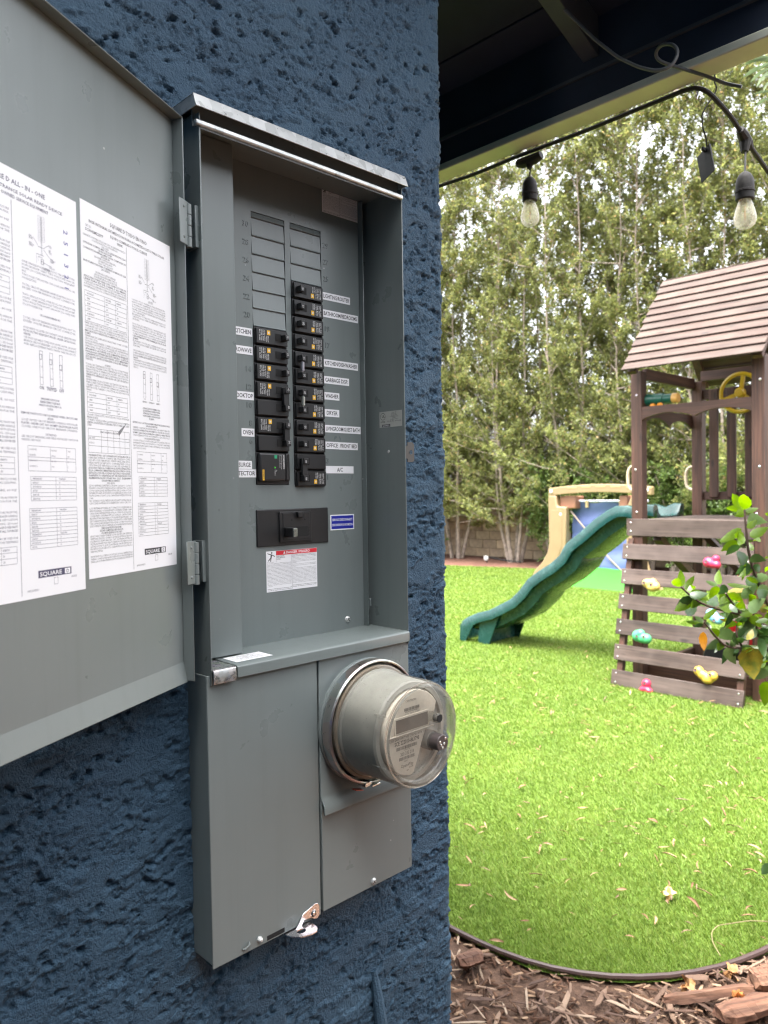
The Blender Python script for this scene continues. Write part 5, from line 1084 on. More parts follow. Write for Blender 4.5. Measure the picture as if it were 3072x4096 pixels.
# climbing holds, bolted to the slats
def z5(x, y): return ((2350+x/2.212)/1.8517, (1950+y/2.212)/1.8517)
def blob(mb, c, r, flat, n1=14, n2=8):
    ex, ey = EY, t_
    V, Fc = [], []
    for i in range(n2+1):
        ph = -math.pi/2+math.pi*i/n2
        for j in range(n1):
            a = 2*math.pi*j/n1; V.append(c+ex*r[0]*math.cos(a)*math.cos(ph)+ey*r[1]*math.sin(a)*math.cos(ph)+cn*flat*math.sin(ph))
    for i in range(n2):
        for j in range(n1): Fc.append((i*n1+j, i*n1+(j+1) % n1, (i+1)*n1+(j+1) % n1, (i+1)*n1+j))
    mb.add(V, Fc)
HOLDS = [('pink', (.50, .03, .085), (1105, 665), [(.035, 0, .036, .036), (-.01, -.01, .034, .032), (-.03, .035, .026, .026), (-.042, -.018, .026, .026)], [(.033, 0)]),
         ('pale yellow', (.50, .35, .10), (565, 865), [(.035, .015, .042, .034), (-.012, .02, .032, .036), (-.012, -.02, .045, .03), (-.05, -.008, .026, .03)], [(.045, .012), (-.012, .0)]),
         ('light blue', (.15, .38, .52), (1125, 1150), [(.03, .03, .036, .034), (.0, .0, .034, .036), (-.03, -.025, .03, .026), (-.055, -.01, .022, .016)], [(-.012, -.022)]),
         ('mint green', (.055, .32, .135), (487, 1322), [(.05, .005, .04, .042), (.0, -.012, .04, .036), (-.04, -.012, .038, .036), (.02, .03, .032, .03)], [(.03, .0), (-.025, .0)]),
         ('yellow', (.48, .31, .045), (1045, 1665), [(.06, .03, .034, .034), (.02, .0, .038, .032), (-.02, -.025, .042, .034), (-.06, .006, .034, .034)], [(.062, .03), (-.045, .012)]),
         ('dark pink', (.42, .02, .06), (520, 1765), [(0, .03, .034, .034), (.0, -.02, .042, .026), (-.03, -.032, .03, .022), (.03, -.03, .026, .022)], [(0, .028)])]
for nm, c, (px, py), lobes, holes in HOLDS:
    c0 = on_plane(*z5(px, py), cn, cbase+cn*.012); m = plain(nm.replace(' ', '_')+'_hold_plastic', c, .4, var=.06)
    b = MB()
    for u, v, r1, r2 in lobes: blob(b, c0+EY*u*.85+t_*v*.85, (r1*1.12, r2*1.12), .036)
    o = b.build('climbing_hold', m, ps, smooth=True, angle=180)
    rm = o.modifiers.new('fuse', 'REMESH'); rm.mode = 'VOXEL'; rm.voxel_size = .0045; rm.use_smooth_shade = True; sm = o.modifiers.new('soft', 'SMOOTH'); sm.factor = .8; sm.iterations = 14
    o['label'] = nm+' lobed plastic climbing hold'
    h = MB()
    for u, v in holes: h.lathe([(.011, .0375), (.004, .0355), (0, .035)], c0+EY*u+t_*v, cn, 12)
    h.build('bolt_recess', plain('hold_recess_dark', (.06, .03, .03), .6), o)

# ================================================================== THINGS UNDER AND BEHIND THE PLAYSET
rc = np.array([6.05, 1.50, 0])
toy = thing('ride_on_toy', rc, 'red and white ride-on toy with black wheels parked behind the climbing wall', 'ride-on toy')
RP = plain('red_play_plastic', (.5, .015, .02), .35)
MB().prism([(-.30, .20), (.28, .20), (.32, .30), (.20, .36), (.10, .50), (-.08, .50), (-.14, .36), (-.30, .40)], rc+(-.11, 0, 0), EY, EZ, (.22, 0, 0)).build('body', RP, toy, bevel=.02, seg=3)
MB().box(rc[0]-.09, rc[0]+.09, rc[1]+.02, rc[1]+.16, .38, .56).build('seat_back', plain('white_play_plastic', (.75, .75, .74), .4), toy, bevel=.03, seg=3)
for dx in (-.15, .15):
    for dy in (-.20, .20): MB().lathe([(0, -.03), (.06, -.03), (.115, -.028), (.125, -.01), (.125, .01), (.115, .028), (.06, .03), (0, .03)], rc+(dx, dy, .125), (1, 0, 0), 24).build('wheel', plain('black_wheel', (.012, .012, .013), .5), toy, smooth=True)
oc = np.array([6.95, 1.62, 0])
ot = thing('toy_table', oc, 'orange plastic toy table with splayed legs behind the climbing wall', 'toy table')
MB().box(oc[0]-.22, oc[0]+.22, oc[1]-.25, oc[1]+.25, .70, .76).build('table_top', OP, ot, bevel=.015)
for sx2 in (-1, 1):
    for sy2 in (-1, 1): MB().bar(oc+(sx2*.18, sy2*.20, .70), oc+(sx2*.22, sy2*.28, 0), .05, .05, EY).build('leg', OP, ot, bevel=.01)

BE = plain('beige_moulded_plastic', (.215, .15, .078), .45, var=.07, scale=4); BR_ = plain('brown_moulded_plastic', (.22, .10, .06), .5)
cl = thing('plastic_climber', (10.6, 5.5, 0), 'beige moulded plastic climber arch behind the green slide', 'climber')
CXp = 10.55
leg = [(6.37, 1.44), (6.365, .62), (6.40, .48), (6.50, .32), (6.64, .18), (6.70, .10), (6.70, .0), (6.50, 0.0), (6.46, .06), (6.30, .2), (6.12, .40), (6.04, .60), (6.03, 1.25), (6.20, 1.26), (6.22, 1.44)]
MB().prism(leg, (CXp-.06, 0, 0), EY, EZ, (.12, 0, 0)).build('side_leg', BE, cl, bevel=.02, seg=3)
inner = [(6.30, 1.20), (6.30, .62), (6.34, .46), (6.45, .30), (6.40, .22), (6.20, .40), (6.11, .60), (6.10, 1.20)]
MB().prism(inner, (CXp-.066, 0, 0), EY, EZ, (.006, 0, 0)).build('recessed_panel', BE, cl, bevel=.01)
nA = 16
arch = [(6.37-1.82*k/nA, 1.565+.055*math.sin(math.pi*k/nA)) for k in range(nA+1)]+[(4.55+1.82*k/nA, 1.435+.05*math.sin(math.pi*k/nA)) for k in range(nA+1)]
MB().prism(arch, (CXp-.05, 0, 0), EY, EZ, (.10, 0, 0)).build('arch_beam', BE, cl, bevel=.012)
b = MB()
for k in range(6): b.box(CXp-.054, CXp-.049, 5.92-.26*k-.08, 5.92-.26*k+.08, 1.53+.04*math.sin(math.pi*(.25+.14*k)), 1.555+.04*math.sin(math.pi*(.25+.14*k)))
b.build('beam_slots', plain('beige_slot_shade', (.42, .27, .12), .6), cl)
MB().prism([(4.72, 1.45), (4.72, .6), (4.62, .3), (4.40, .0), (4.75, 0), (4.95, .3), (4.98, 1.2), (4.86, 1.45)], (CXp-.06, 0, 0), EY, EZ, (.12, 0, 0)).build('side_leg', BE, cl, bevel=.02, seg=3)
for y0, y1 in ((5.90, 6.20), (4.98, 5.12)): MB().box(CXp+.02, CXp+.30, y0, y1, 1.22, 1.43).build('brown_block', BR_, cl, bevel=.02)
b = MB()
for y, z in ((6.31, 1.51), (4.62, 1.51), (6.13, 1.13)): b.lathe([(0, .012), (.02, .01), (.03, 0)], (CXp-.06, y, z), (-1, 0, 0), 12)
b.build('bolt_cap', plain('pale_cap', (.7, .66, .6), .4), cl, smooth=True)
tent = thing('play_tent', (10.4, 5.4, 0), 'blue fabric play panel with bright green base behind the slide', 'play tent')
TB = plain('blue_tent_fabric', (.065, .095, .22), .65, var=.1, scale=3)
gy, gz = np.linspace(4.75, 6.05, 27), np.linspace(.18, 1.33, 24)
G = np.array([[(10.72+.02*math.sin(7*y+3*z)+.014*math.sin(19*z+2*y)-.10*(1.33-z)**2, y, z-.015*math.sin((y-4.75)*9)*(z > 1.3)) for y in gy] for z in gz])
V = G.reshape(-1, 3); V = np.concatenate([V, V+(.006, 0, 0)]); ii = np.arange(27*24).reshape(24, 27); Q = np.stack([ii[:-1, :-1], ii[:-1, 1:], ii[1:, 1:], ii[1:, :-1]], 2).reshape(-1, 4)
big_mesh('fabric_panel', V, np.concatenate([Q[:, ::-1], Q+27*24]), TB, tent, smooth=True)
MB().tube([(10.70, 4.7, 1.345), (10.70, 6.05, 1.345)], .018, 8).build('top_rail', plain('pale_lilac_rail', (.5, .5, .62), .5), tent)
MB().tube([(10.62, 6.02, 1.18), (10.60, 5.3, .42), (10.6, 4.8, -.0)], .014, 6).build('brace_rod', plain('tan_rod', (.2, .15, .12), .5), tent)
for y in (5.75, 5.15): MB().box(10.66, 10.70, y-.02, y+.02, 1.24, 1.36).build('strap', plain('tan_strap', (.5, .36, .2), .7), tent)
MB().prism([(10.0, 0), (10.62, .27), (10.75, .27), (10.75, 0)], (0, 4.6, 0), EX, EZ, (0, 1.5, 0)).build('green_base', plain('bright_green_fabric', (.018, .21, .004), .6, var=.05), tent, bevel=.03, seg=3)

# ================================================================== TREES
def unit(v): return v/(np.linalg.norm(v, axis=-1, keepdims=True)+1e-9)
def leaf_quads(pos, axis, nrm, L, W):
    """diamond leaves: pos base, axis along leaf, nrm roughly normal"""
    side = unit(np.cross(axis, nrm)); a = axis*L[:, None]; s = side*W[:, None]
    V = np.stack([pos, pos+a*.45+s, pos+a, pos+a*.45-s], 1).reshape(-1, 3); F = np.arange(len(V)).reshape(-1, 4); return V, F
def make_tree(name, x, y, H, R, z0, nst, nb, label, mat, seed, group=None, leafL=.064, ntw=9, nlf=21, lowdense=1.0, stem_r=.055):
    r = np.random.default_rng(seed); t = thing(name, (x, y, 0), label, 'tree', group)
    tr = MB(); stems = []
    for k in range(nst):
        a = 2*math.pi*k/nst+r.uniform(-.4, .4); top = np.array([x+R*.75*math.cos(a)*r.uniform(.3, 1), y+R*.85*math.sin(a)*r.uniform(.3, 1), H*r.uniform(.86, 1.02)])
        b0 = np.array([x+.10*math.cos(a), y+.14*math.sin(a), -.02]); n = 12
        tt = np.linspace(0, 1, n)[:, None]; wob = np.cumsum(r.normal(0, .035, (n, 3)), 0)*np.array([1, 1, 0])
        bend = np.array([math.cos(a), math.sin(a), 0])*R*.38
        path = b0+(top-b0)*tt+bend*np.sin(tt*math.pi)**1*.8*(1-tt)+wob; path[0] = b0
        rad = stem_r*r.uniform(.7, 1.15)*(1-.93*np.linspace(0, 1, n)**.55); tr.tube(path, list(rad), 7); stems.append(path)
    bp = []; br = []
    for k in range(nb):
        p = stems[r.integers(nst)]; h = z0+(H*1.0-z0)*r.uniform(0, 1)**lowdense
        f = np.clip(h/p[-1][2], 0, 1)*(len(p)-1); i = min(int(f), len(p)-2); o = p[i]+(p[i+1]-p[i])*(f-i)
        low = max(0., 1-h/3.2); az = r.uniform(0, 2*math.pi); el = math.radians(r.uniform(15-20*low, 70-35*low)); L = r.uniform(.45, 1.25)*R*(1.15-.5*h/H)*(1+.35*low)
        d = np.array([math.cos(az)*math.cos(el), math.sin(az)*math.cos(el), math.sin(el)])
        e = o+d*L; m = o+d*L*.5+np.array([0, 0, -.04*L]); bp.append((o, m, e)); 
        if r.uniform() < .55: tr.tube([o, m, e], [.012, .008, .003], 4, False)
    tr.build('trunk', BARK, t, smooth=True)
    B = np.array(bp); n = len(B)*ntw; idx = np.repeat(np.arange(len(B)), ntw); s = r.uniform(.25, 1.05, n)[:, None]
    o = B[idx, 0]*(1-s)**2+2*B[idx, 1]*s*(1-s)+B[idx, 2]*s**2
    bd = unit(B[idx, 2]-B[idx, 0]); td = unit(bd*.6+np.array([0, 0, .75])+r.normal(0, .5, (n, 3))); tl = r.uniform(.10, .34, n)
    j = np.repeat(np.arange(n), nlf); q = r.uniform(0, 1, len(j))
    pos = o[j]+td[j]*(tl[j]*q)[:, None]+r.normal(0, .022, (len(j), 3))
    ax = unit(td[j]*.55+r.normal(0, .75, (len(j), 3))); nr = unit(r.normal(0, 1, (len(j), 3))+np.array([0, 0, .5]))
    L = leafL*r.uniform(.65, 1.25, len(j)); keep = pos[:, 2] > .35
    V, F = leaf_quads(pos[keep], ax[keep], nr[keep], L[keep], L[keep]*.24)
    big_mesh('crown', V, F, mat, t); return t
FR = [(13.05, 11.6, 9.0, 1.15, 'tall screening tree at the wall corner edge, partly cut off by the blue house wall'),
      (13.05, 10.55, 9.2, 1.1, 'tall multi-stemmed tree whose trunk stands beside the blue house corner'),
      (13.0, 8.88, 9.6, 1.2, 'tall tree with several bare grey trunks rising clear of the mulch by the block wall'),
      (13.05, 7.35, 9.8, 1.15, 'tall screening tree rising directly behind the beige plastic climber'),
      (13.05, 5.95, 9.4, 1.15, 'tall screening tree rising just beside the playset roof, behind the slide top'),
      (13.1, 4.55, 9.6, 1.2, 'tall screening tree seen behind the playset roof'),
      (13.1, 3.1, 9.2, 1.2, 'tall screening tree mostly hidden behind the playset tower')]
for k, (x, y, H, R, lab) in enumerate(FR):
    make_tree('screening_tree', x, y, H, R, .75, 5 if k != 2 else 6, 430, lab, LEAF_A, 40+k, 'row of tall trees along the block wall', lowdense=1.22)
for k, y in enumerate((12.4, 10.9, 9.5, 8.1, 6.8, 5.4, 4.0, 2.6)):
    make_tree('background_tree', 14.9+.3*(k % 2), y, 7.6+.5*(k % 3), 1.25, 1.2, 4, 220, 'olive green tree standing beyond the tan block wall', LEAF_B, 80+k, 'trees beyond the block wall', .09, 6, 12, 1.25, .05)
for k, y in enumerate((13.3, 14.9, 16.6, 18.4)):
    make_tree('screening_tree', 13.2, y, 9.2, 1.4, .6, 5, 170, 'tall screening tree hidden behind the house, %s beyond its corner' % ('nearest', 'second', 'third', 'farthest')[k], LEAF_A, 140+k, 'row of tall trees along the block wall', .1, 7, 12, 1.2)
# round shrubs low in front of the trees
def make_shrub(x, y, H, R, label, seed, n=9000, cat='shrub', mat=None, grp='low shrubs under the trees'):
    r = np.random.default_rng(seed); t = thing('garden_shrub', (x, y, 0), label, cat, grp); tr = MB(); tips = []
    for k in range(16):
        a = r.uniform(0, 2*math.pi); e = np.array([x+R*.8*math.cos(a)*r.uniform(.2, 1), y+R*.8*math.sin(a)*r.uniform(.2, 1), H*r.uniform(.55, .95)]); b0 = np.array([x+r.normal(0, .05), y+r.normal(0, .05), -.02])
        m = b0+(e-b0)*.5+(0, 0, .1*H); tr.tube([b0, m, e], [.022, .014, .004], 5); tips += [(b0, m, e)]
    tr.build('stems', BARK, t, smooth=True)
    B = np.array(tips); nt_ = n//22; idx = r.integers(len(B), size=nt_); s = r.uniform(.35, 1.1, nt_)[:, None]
    o = B[idx, 0]*(1-s)**2+2*B[idx, 1]*s*(1-s)+B[idx, 2]*s**2+r.normal(0, R*.26, (nt_, 3)); o[:, 2] = np.maximum(o[:, 2], .25)
    j = np.repeat(np.arange(nt_), 22); d = unit(r.normal(0, 1, (nt_, 3))+(0, 0, .8))
    pos = o[j]+d[j]*(r.uniform(0, .2, len(j)))[:, None]+r.normal(0, .02, (len(j), 3)); ax = unit(d[j]*.5+r.normal(0, .7, (len(j), 3))); nr = unit(r.normal(0, 1, (len(j), 3))+(0, 0, .6)); L = .06*r.uniform(.7, 1.3, len(j))
    V, F = leaf_quads(pos, ax, nr, L, L*.27); big_mesh('foliage', V, F, mat or LEAF_S, t)
make_shrub(12.9, 7.9, 2.1, .75, 'light green shrub just past the bare grey trunks, behind the beige climber leg', 1, 12000)
make_shrub(12.8, 6.6, 2.0, .8, 'light green shrub above the blue play panel', 2, 12000)
make_shrub(12.8, 5.2, 1.9, .8, 'light green shrub seen beside the playset post above the slide top', 3, 12000)
make_shrub(12.8, 3.9, 2.0, .85, 'light green shrub seen through the playset railing', 4, 12000)
make_shrub(12.6, 10.95, .75, .28, 'small pale green shrub at the foot of the tree by the house corner', 5, 2500)

# ================================================================== HIBISCUS IN FRONT OF THE PLAYSET
def hib_mat(name, stops, trans, rough):
    m, t, bs = new_mat(name); c = obj_co(t); oi = N(t, 'ObjectInfo')
    n1 = noise(t, c, 28, 4, .6)
    base = ramp(t, n1, stops); hv = N(t, 'HueSaturation'); mr = N(t, 'MapRange'); mr.inputs['To Min'].default_value = .7; mr.inputs['To Max'].default_value = 1.25
    t.links.new(oi.outputs['Random'], mr.inputs['Value']); t.links.new(mr.outputs[0], hv.inputs['Value']); t.links.new(base, hv.inputs['Color'])
    t.links.new(hv.outputs[0], bs.inputs['Base Color']); bs.inputs['Roughness'].default_value = rough; bs.inputs['Specular IOR Level'].default_value = .5
    tr = N(t, 'BsdfTranslucent'); h2 = N(t, 'HueSaturation'); h2.inputs['Value'].default_value = 2.2; h2.inputs['Saturation'].default_value = 1.15; t.links.new(hv.outputs[0], h2.inputs['Color']); t.links.new(h2.outputs[0], tr.inputs[0])
    mx = N(t, 'MixShader'); mx.inputs[0].default_value = trans; t.links.new(bs.outputs[0], mx.inputs[1]); t.links.new(tr.outputs[0], mx.inputs[2]); t.links.new(mx.outputs[0], t.nodes['Material Output'].inputs[0])
    bump(t, bs, noise(t, c, 90, 3), .25, .001); return m
HM = {'g': hib_mat('hibiscus_leaf_green', [(.3, (.058, .105, .010)), (.7, (.10, .155, .018))], .5, .36),
      'd': hib_mat('hibiscus_leaf_dark', [(.3, (.02, .048, .012)), (.7, (.036, .07, .02))], .25, .35),
      'p': hib_mat('hibiscus_leaf_pale', [(.3, (.065, .105, .038)), (.7, (.10, .15, .058))], .3, .38),
      'y': hib_mat('hibiscus_leaf_yellowing', [(.35, (.08, .09, .012)), (.62, (.19, .14, .012))], .3, .45),
      'o': hib_mat('hibiscus_leaf_orange', [(.3, (.36, .13, .008)), (.7, (.45, .19, .012))], .35, .5)}
def zA(x, y): return ((2650+x/3.403)/1.8517, (1850+y/3.403)/1.8517)
def zB(x, y): return ((2650+x/3.931)/1.8517, (2350+y/3.931)/1.8517)
hib = thing('hibiscus_shrub', (2.5, -.28, 0), 'glossy green hibiscus shrub with a hanging orange leaf in front of the climbing wall', 'shrub')
stems = [([zA(1115, 640), zA(1128, 800), zA(1160, 1180), zA(1240, 1490), zA(1420, 1900), zA(1600, 2300)], (2.52, 2.52, 2.53, 2.55, 2.58, 2.6), (.0028, .0035, .0045, .0055, .0065, .008)),
         ([zA(250, 1690), zA(440, 1870), zA(620, 1960), zA(850, 2020), zA(1050, 2060), zA(1300, 2150), zA(1560, 2350)], (2.46, 2.47, 2.49, 2.51, 2.53, 2.55, 2.6), (.003, .0035, .004, .0048, .0055, .006, .008)),
         ([zA(860, 1780), zA(950, 1920), zA(1050, 2050), zA(1300, 2150)], (2.48, 2.50, 2.53, 2.55), (.003, .004, .005, .005)),
         ([zB(650, 540), zB(770, 690), zB(900, 850), zB(1000, 940), zB(1290, 960), zB(1500, 1050), zB(1800, 1300)], (2.44, 2.45, 2.47, 2.49, 2.51, 2.55, 2.6), (.0025, .003, .0035, .004, .0045, .005, .008)),
         ([zB(1165, 560), zB(1165, 760), zB(1250, 930)], (2.5, 2.5, 2.51), (.002, .003, .004)), ([zB(1470, 560), zB(1500, 760), zB(1640, 950), zB(1800, 1200)], (2.52, 2.53, 2.56, 2.6), (.003, .004, .005, .007))]
b = MB()
for pts, ds, rs in stems:
    q = smooth_path([np.r_[at_depth(*p, d), r_] for p, d, r_ in zip(pts, ds, rs)], 24); b.tube(q[:, :3], list(q[:, 3]), 7)
roots = [at_depth(*zA(1600, 2300), 2.6), at_depth(*zB(1800, 1300), 2.6), at_depth(*zA(1560, 2350), 2.6)]
for k, r_ in enumerate(roots): b.tube(smooth_path([r_, r_*.5+np.array([2.5+.02*k, -.26, .7])*.5+(.05, -.02, -.1), (2.5+.02*k, -.28, -.02)], 14), [.008]*14, 7)
b.build('branches', plain('dark_brown_twig', (.05, .028, .02), .7, var=.3), hib, smooth=True)
def hleaf(B, T, w, ck, roll, curl, seed):
    r = random.Random(seed); B, T = np.array(B), np.array(T); a = T-B; L = np.linalg.norm(a); a /= L
    vw = unit((B+T)/2-CAM); s = np.cross(a, vw); s /= np.linalg.norm(s); nr = np.cross(s, a)
    s2 = s*math.cos(roll)+nr*math.sin(roll); n2 = np.cross(s2, a); V, F = [], []; K = 9
    for k in range(K+1):
        t = k/K; wd = w*L*2.5*(t**.62)*((1-t)**.95)*(1 if k % 2 else .9) if 0 < k < K else 0.0012*(k == 0)+.0002
        c = B+a*L*t+n2*(-curl*L*(t-.15)**2+.10*L*math.sin(math.pi*t)*.6)
        fold = .22*wd
        V += [c-s2*wd+n2*fold, c, c+s2*wd+n2*fold]
    for k in range(K):
        for j in (0, 1): F.append((3*k+j, 3*k+j+1, 3*k+j+4, 3*k+j+3))
    pet = MB().add(V, F); o = pet.build('leaf', HM[ck], hib, smooth=True, angle=180); return o
LA = [(1110, 640, 940, 420, .30, 'g'), (1110, 640, 1108, 430, .34, 'g'), (1105, 650, 850, 610, .22, 'g'), (1130, 655, 1295, 630, .26, 'g'), (1115, 680, 975, 700, .2, 'g'), (1112, 715, 992, 728, .2, 'g'), (1160, 765, 1375, 800, .30, 'p'),
      (1072, 900, 765, 1080, .24, 'g'), (1190, 1005, 1440, 880, .30, 'g'), (1110, 1000, 965, 970, .36, 'g'), (1040, 1090, 808, 1180, .32, 'g'), (1070, 1120, 1050, 965, .33, 'g'), (1172, 1090, 1228, 1215, .34, 'g'), (1045, 1130, 862, 1270, .28, 'd'), (1172, 1290, 972, 1300, .40, 'd'), (1190, 1310, 1392, 1320, .36, 'd'),
      (1180, 1380, 1022, 1505, .28, 'd'), (1172, 1380, 1140, 1540, .26, 'd'), (1235, 1400, 1350, 1490, .4, 'd'), (1130, 1390, 1085, 1600, .14, 'g'), (1440, 1560, 1200, 1580, .34, 'p'), (1300, 1640, 1140, 1560, .22, 'g'),
      (262, 1690, 245, 1460, .26, 'g'), (256, 1690, 120, 1570, .22, 'g'), (300, 1722, 436, 1540, .24, 'g'), (335, 1755, 455, 1662, .24, 'g'), (395, 1745, 635, 1880, .26, 'g'), (430, 1870, 155, 2025, .24, 'g'), (445, 1890, 318, 2120, .26, 'd'), (465, 1870, 610, 1960, .36, 'p'), (330, 1910, 460, 1880, .2, 'g'),
      (765, 1660, 768, 1462, .26, 'g'), (752, 1672, 590, 1612, .2, 'p'), (760, 1690, 640, 1860, .3, 'g'), (900, 1960, 800, 1740, .50, 'g'), (870, 1680, 760, 1790, .4, 'd'), (885, 1655, 1215, 1690, .13, 'g'), (905, 1795, 1100, 1690, .26, 'y'), (960, 1860, 1110, 1780, .36, 'g'), (1080, 1850, 1290, 1660, .30, 'p'), (1000, 1900, 1120, 2010, .36, 'g'), (1000, 1980, 930, 1880, .2, 'p'),
      (1180, 2030, 1400, 1850, .30, 'p'), (1450, 1720, 1255, 1770, .42, 'p'), (1240, 1800, 1190, 1900, .3, 'g'), (1440, 1290, 1390, 1300, .4, 'g'), (1440, 1420, 1395, 1500, .2, 'g'), (1450, 2000, 1310, 1960, .25, 'y'), (1450, 720, 1400, 690, .4, 'g'), (1310, 1020, 1250, 1100, .25, 'g')]
LB = [(650, 545, 500, 450, .26, 'p'), (640, 560, 358, 535, .16, 'g'), (640, 580, 482, 620, .26, 'd'), (690, 545, 765, 660, .3, 'd'), (650, 500, 890, 297, .16, 'g'), (640, 700, 650, 995, .26, 'o'), (790, 640, 850, 800, .42, 'g'), (880, 690, 1160, 790, .28, 'p'), (880, 890, 822, 1040, .24, 'd'), (1075, 960, 937, 1185, .22, 'd'), (1200, 975, 1108, 1030, .34, 'd'),
      (975, 395, 892, 462, .24, 'd'), (1090, 415, 1000, 600, .2, 'd'), (1160, 570, 890, 487, .14, 'y'), (1420, 560, 1140, 510, .34, 'p'), (1450, 565, 1250, 700, .24, 'p'), (1410, 660, 1332, 850, .22, 'y'), (1420, 400, 1210, 440, .24, 'g'), (1570, 460, 1440, 420, .22, 'g'), (1390, 945, 1420, 1420, .44, 'y'), (1680, 1330, 1358, 1425, .34, 'p'), (1650, 1480, 1605, 1850, .28, 'g'), (1520, 790, 1615, 1105, .26, 'd'), (1659, 1150, 1555, 1200, .16, 'g'),
      (1540, 1260, 1620, 1100, .2, 'g'), (1659, 500, 1460, 545, .22, 'p'), (1659, 640, 1540, 600, .3, 'd'), (1380, 760, 1480, 700, .34, 'g'), (1110, 800, 1195, 900, .3, 'p'), (1000, 860, 1050, 930, .3, 'd'), (1600, 330, 1659, 250, .3, 'g'), (1659, 60, 1450, 170, .3, 'd'), (1180, 250, 1300, 330, .3, 'g'), (1060, 260, 1180, 400, .26, 'd')]
rr = random.Random(3)
for zf, lst in ((zA, LA), (zB, LB)):
    for x0, y0, x1, y1, w, ck in lst:
        d0 = rr.uniform(2.44, 2.60); d1 = d0+rr.uniform(-.05, .05); hleaf(at_depth(*zf(x0, y0), d0), at_depth(*zf(x1, y1), d1), w, ck, rr.uniform(-.5, .5), rr.uniform(-.1, .35), rr.random())
for pts, ds, rs in stems:
    for k in range(9):
        i = rr.randrange(len(pts)-1); t = rr.random(); bx, by = pts[i][0]*(1-t)+pts[i+1][0]*t, pts[i][1]*(1-t)+pts[i+1][1]*t
        a_ = rr.uniform(0, 6.28); Lp = rr.uniform(22, 46); d0 = ds[i]*(1-t)+ds[i+1]*t; hleaf(at_depth(bx, by, d0), at_depth(bx+Lp*math.cos(a_), by+Lp*math.sin(a_)*.8+8, d0+rr.uniform(-.06, .08)), rr.uniform(.22, .34), rr.choice('gggddp'), rr.uniform(-.7, .7), rr.uniform(0, .4), rr.random())
hleaf(at_depth(1668, 1868, 2.5), at_depth(1644, 1888, 2.5), .4, 'd', .3, .2, 5)
# extra off-frame foliage of the same shrub
for k in range(170):
    c = np.array([2.55, -.28, .95])+np.array([rr.gauss(0, .17), rr.gauss(-.05, .17), rr.gauss(0, .32)]); q = (CR @ (c-CAM)); 
    if 1536+FPX*q[0]/q[2] < 3100: continue
    e = c+np.array([rr.gauss(0, .06), rr.gauss(0, .06), rr.gauss(-.02, .05)]); hleaf(c, c+(e-c)*1.2, .28, rr.choice('ggdp'), rr.uniform(-.6, .6), .2, k)

# narrow-leaved shrub whose tips enter at the top of the picture
bam = thing('narrow_leaf_shrub', (3.3, -.35, 0), 'narrow-leaved dark green plant whose leaf tips hang beside the eave', 'plant')
bt = at_depth(1695, 190, 3.5)
b = MB().tube(smooth_path([(3.3, -.35, -.02), (3.32, -.32, 1.6), bt*.6+np.array([3.3, -.3, 2.4])*.4+(0, 0, .1), bt+(.1, -.06, .05)], 20), list(np.linspace(.02, .006, 20)), 7)
b.tube([bt+(.1, -.06, .05), at_depth(1672, 120, 3.5)], .003, 5).tube([bt+(.1, -.06, .05), at_depth(1670, 215, 3.5)], .003, 5).build('stem', BARK, bam, smooth=True)
BL_ = leaf_mat('narrow_dark_leaf', [(0, (.035, .06, .02)), (1, (.08, .12, .03))], .35)
for x0, y0, x1, y1 in ((1165, 575, 918, 640), (1170, 600, 960, 605), (1165, 640, 908, 765), (1165, 670, 985, 812), (1160, 700, 1048, 858), (1168, 560, 1020, 590), (1165, 720, 1110, 800), (1170, 800, 1115, 900), (1175, 900, 1028, 930), (1180, 960, 1045, 1040), (1175, 760, 1125, 760), (1170, 620, 1060, 690), (1175, 1000, 1130, 980), (1300, 700, 1180, 800), (1320, 600, 1200, 520), (1330, 800, 1210, 930)):
    B_, T_ = at_depth(*zt_(x0, y0), 3.5), at_depth(*zt_(x1, y1), 3.46); a = T_-B_; L = np.linalg.norm(a); a /= L; s_ = np.cross(a, unit(B_-CAM)); s_ /= np.linalg.norm(s_); nr = np.cross(s_, a)
    V = []; K = 6
    for k in range(K+1):
        t = k/K; w = L*.055*math.sin(math.pi*min(1, .08+t*.92))**.7+.0004; c = B_+a*L*t+EZ*(.06*L*math.sin(math.pi*t)); V += [c-s_*w+nr*w*.4, c, c+s_*w-nr*w*.2]
    MB().add(V, [(3*k+j, 3*k+j+1, 3*k+j+4, 3*k+j+3) for k in range(K) for j in (0, 1)]).build('leaf', BL_, bam, smooth=True)

# ================================================================== SMALL THINGS ON THE GROUND
def vary_mat(name, stops, rough=.75):
    m, t, bs = new_mat(name); oi = N(t, 'ObjectInfo'); c = obj_co(t)
    cc = ramp(t, oi.outputs['Random'], stops); cc = mixc(t, ramp(t, noise(t, c, 60, 4, .6, 0, (1, 6, 6)), [(.35, (0, 0, 0)), (.7, (.55, .55, .55))]), cc, (.06, .03, .02))
    t.links.new(cc, bs.inputs['Base Color']); bs.inputs['Roughness'].default_value = rough; bump(t, bs, noise(t, c, 140, 3, .6, 0, (1, 5, 5)), .5, .002); return m
DRY = vary_mat('dry_leaf', [(0, (.17, .075, .035)), (.4, (.28, .155, .08)), (.75, (.37, .24, .14)), (1, (.13, .085, .05))])
CHIP = vary_mat('bark_chip', [(0, (.055, .028, .018)), (.3, (.12, .066, .042)), (.6, (.21, .13, .085)), (.85, (.32, .215, .145)), (1, (.42, .32, .23))])
r = random.Random(21)
meshes = []
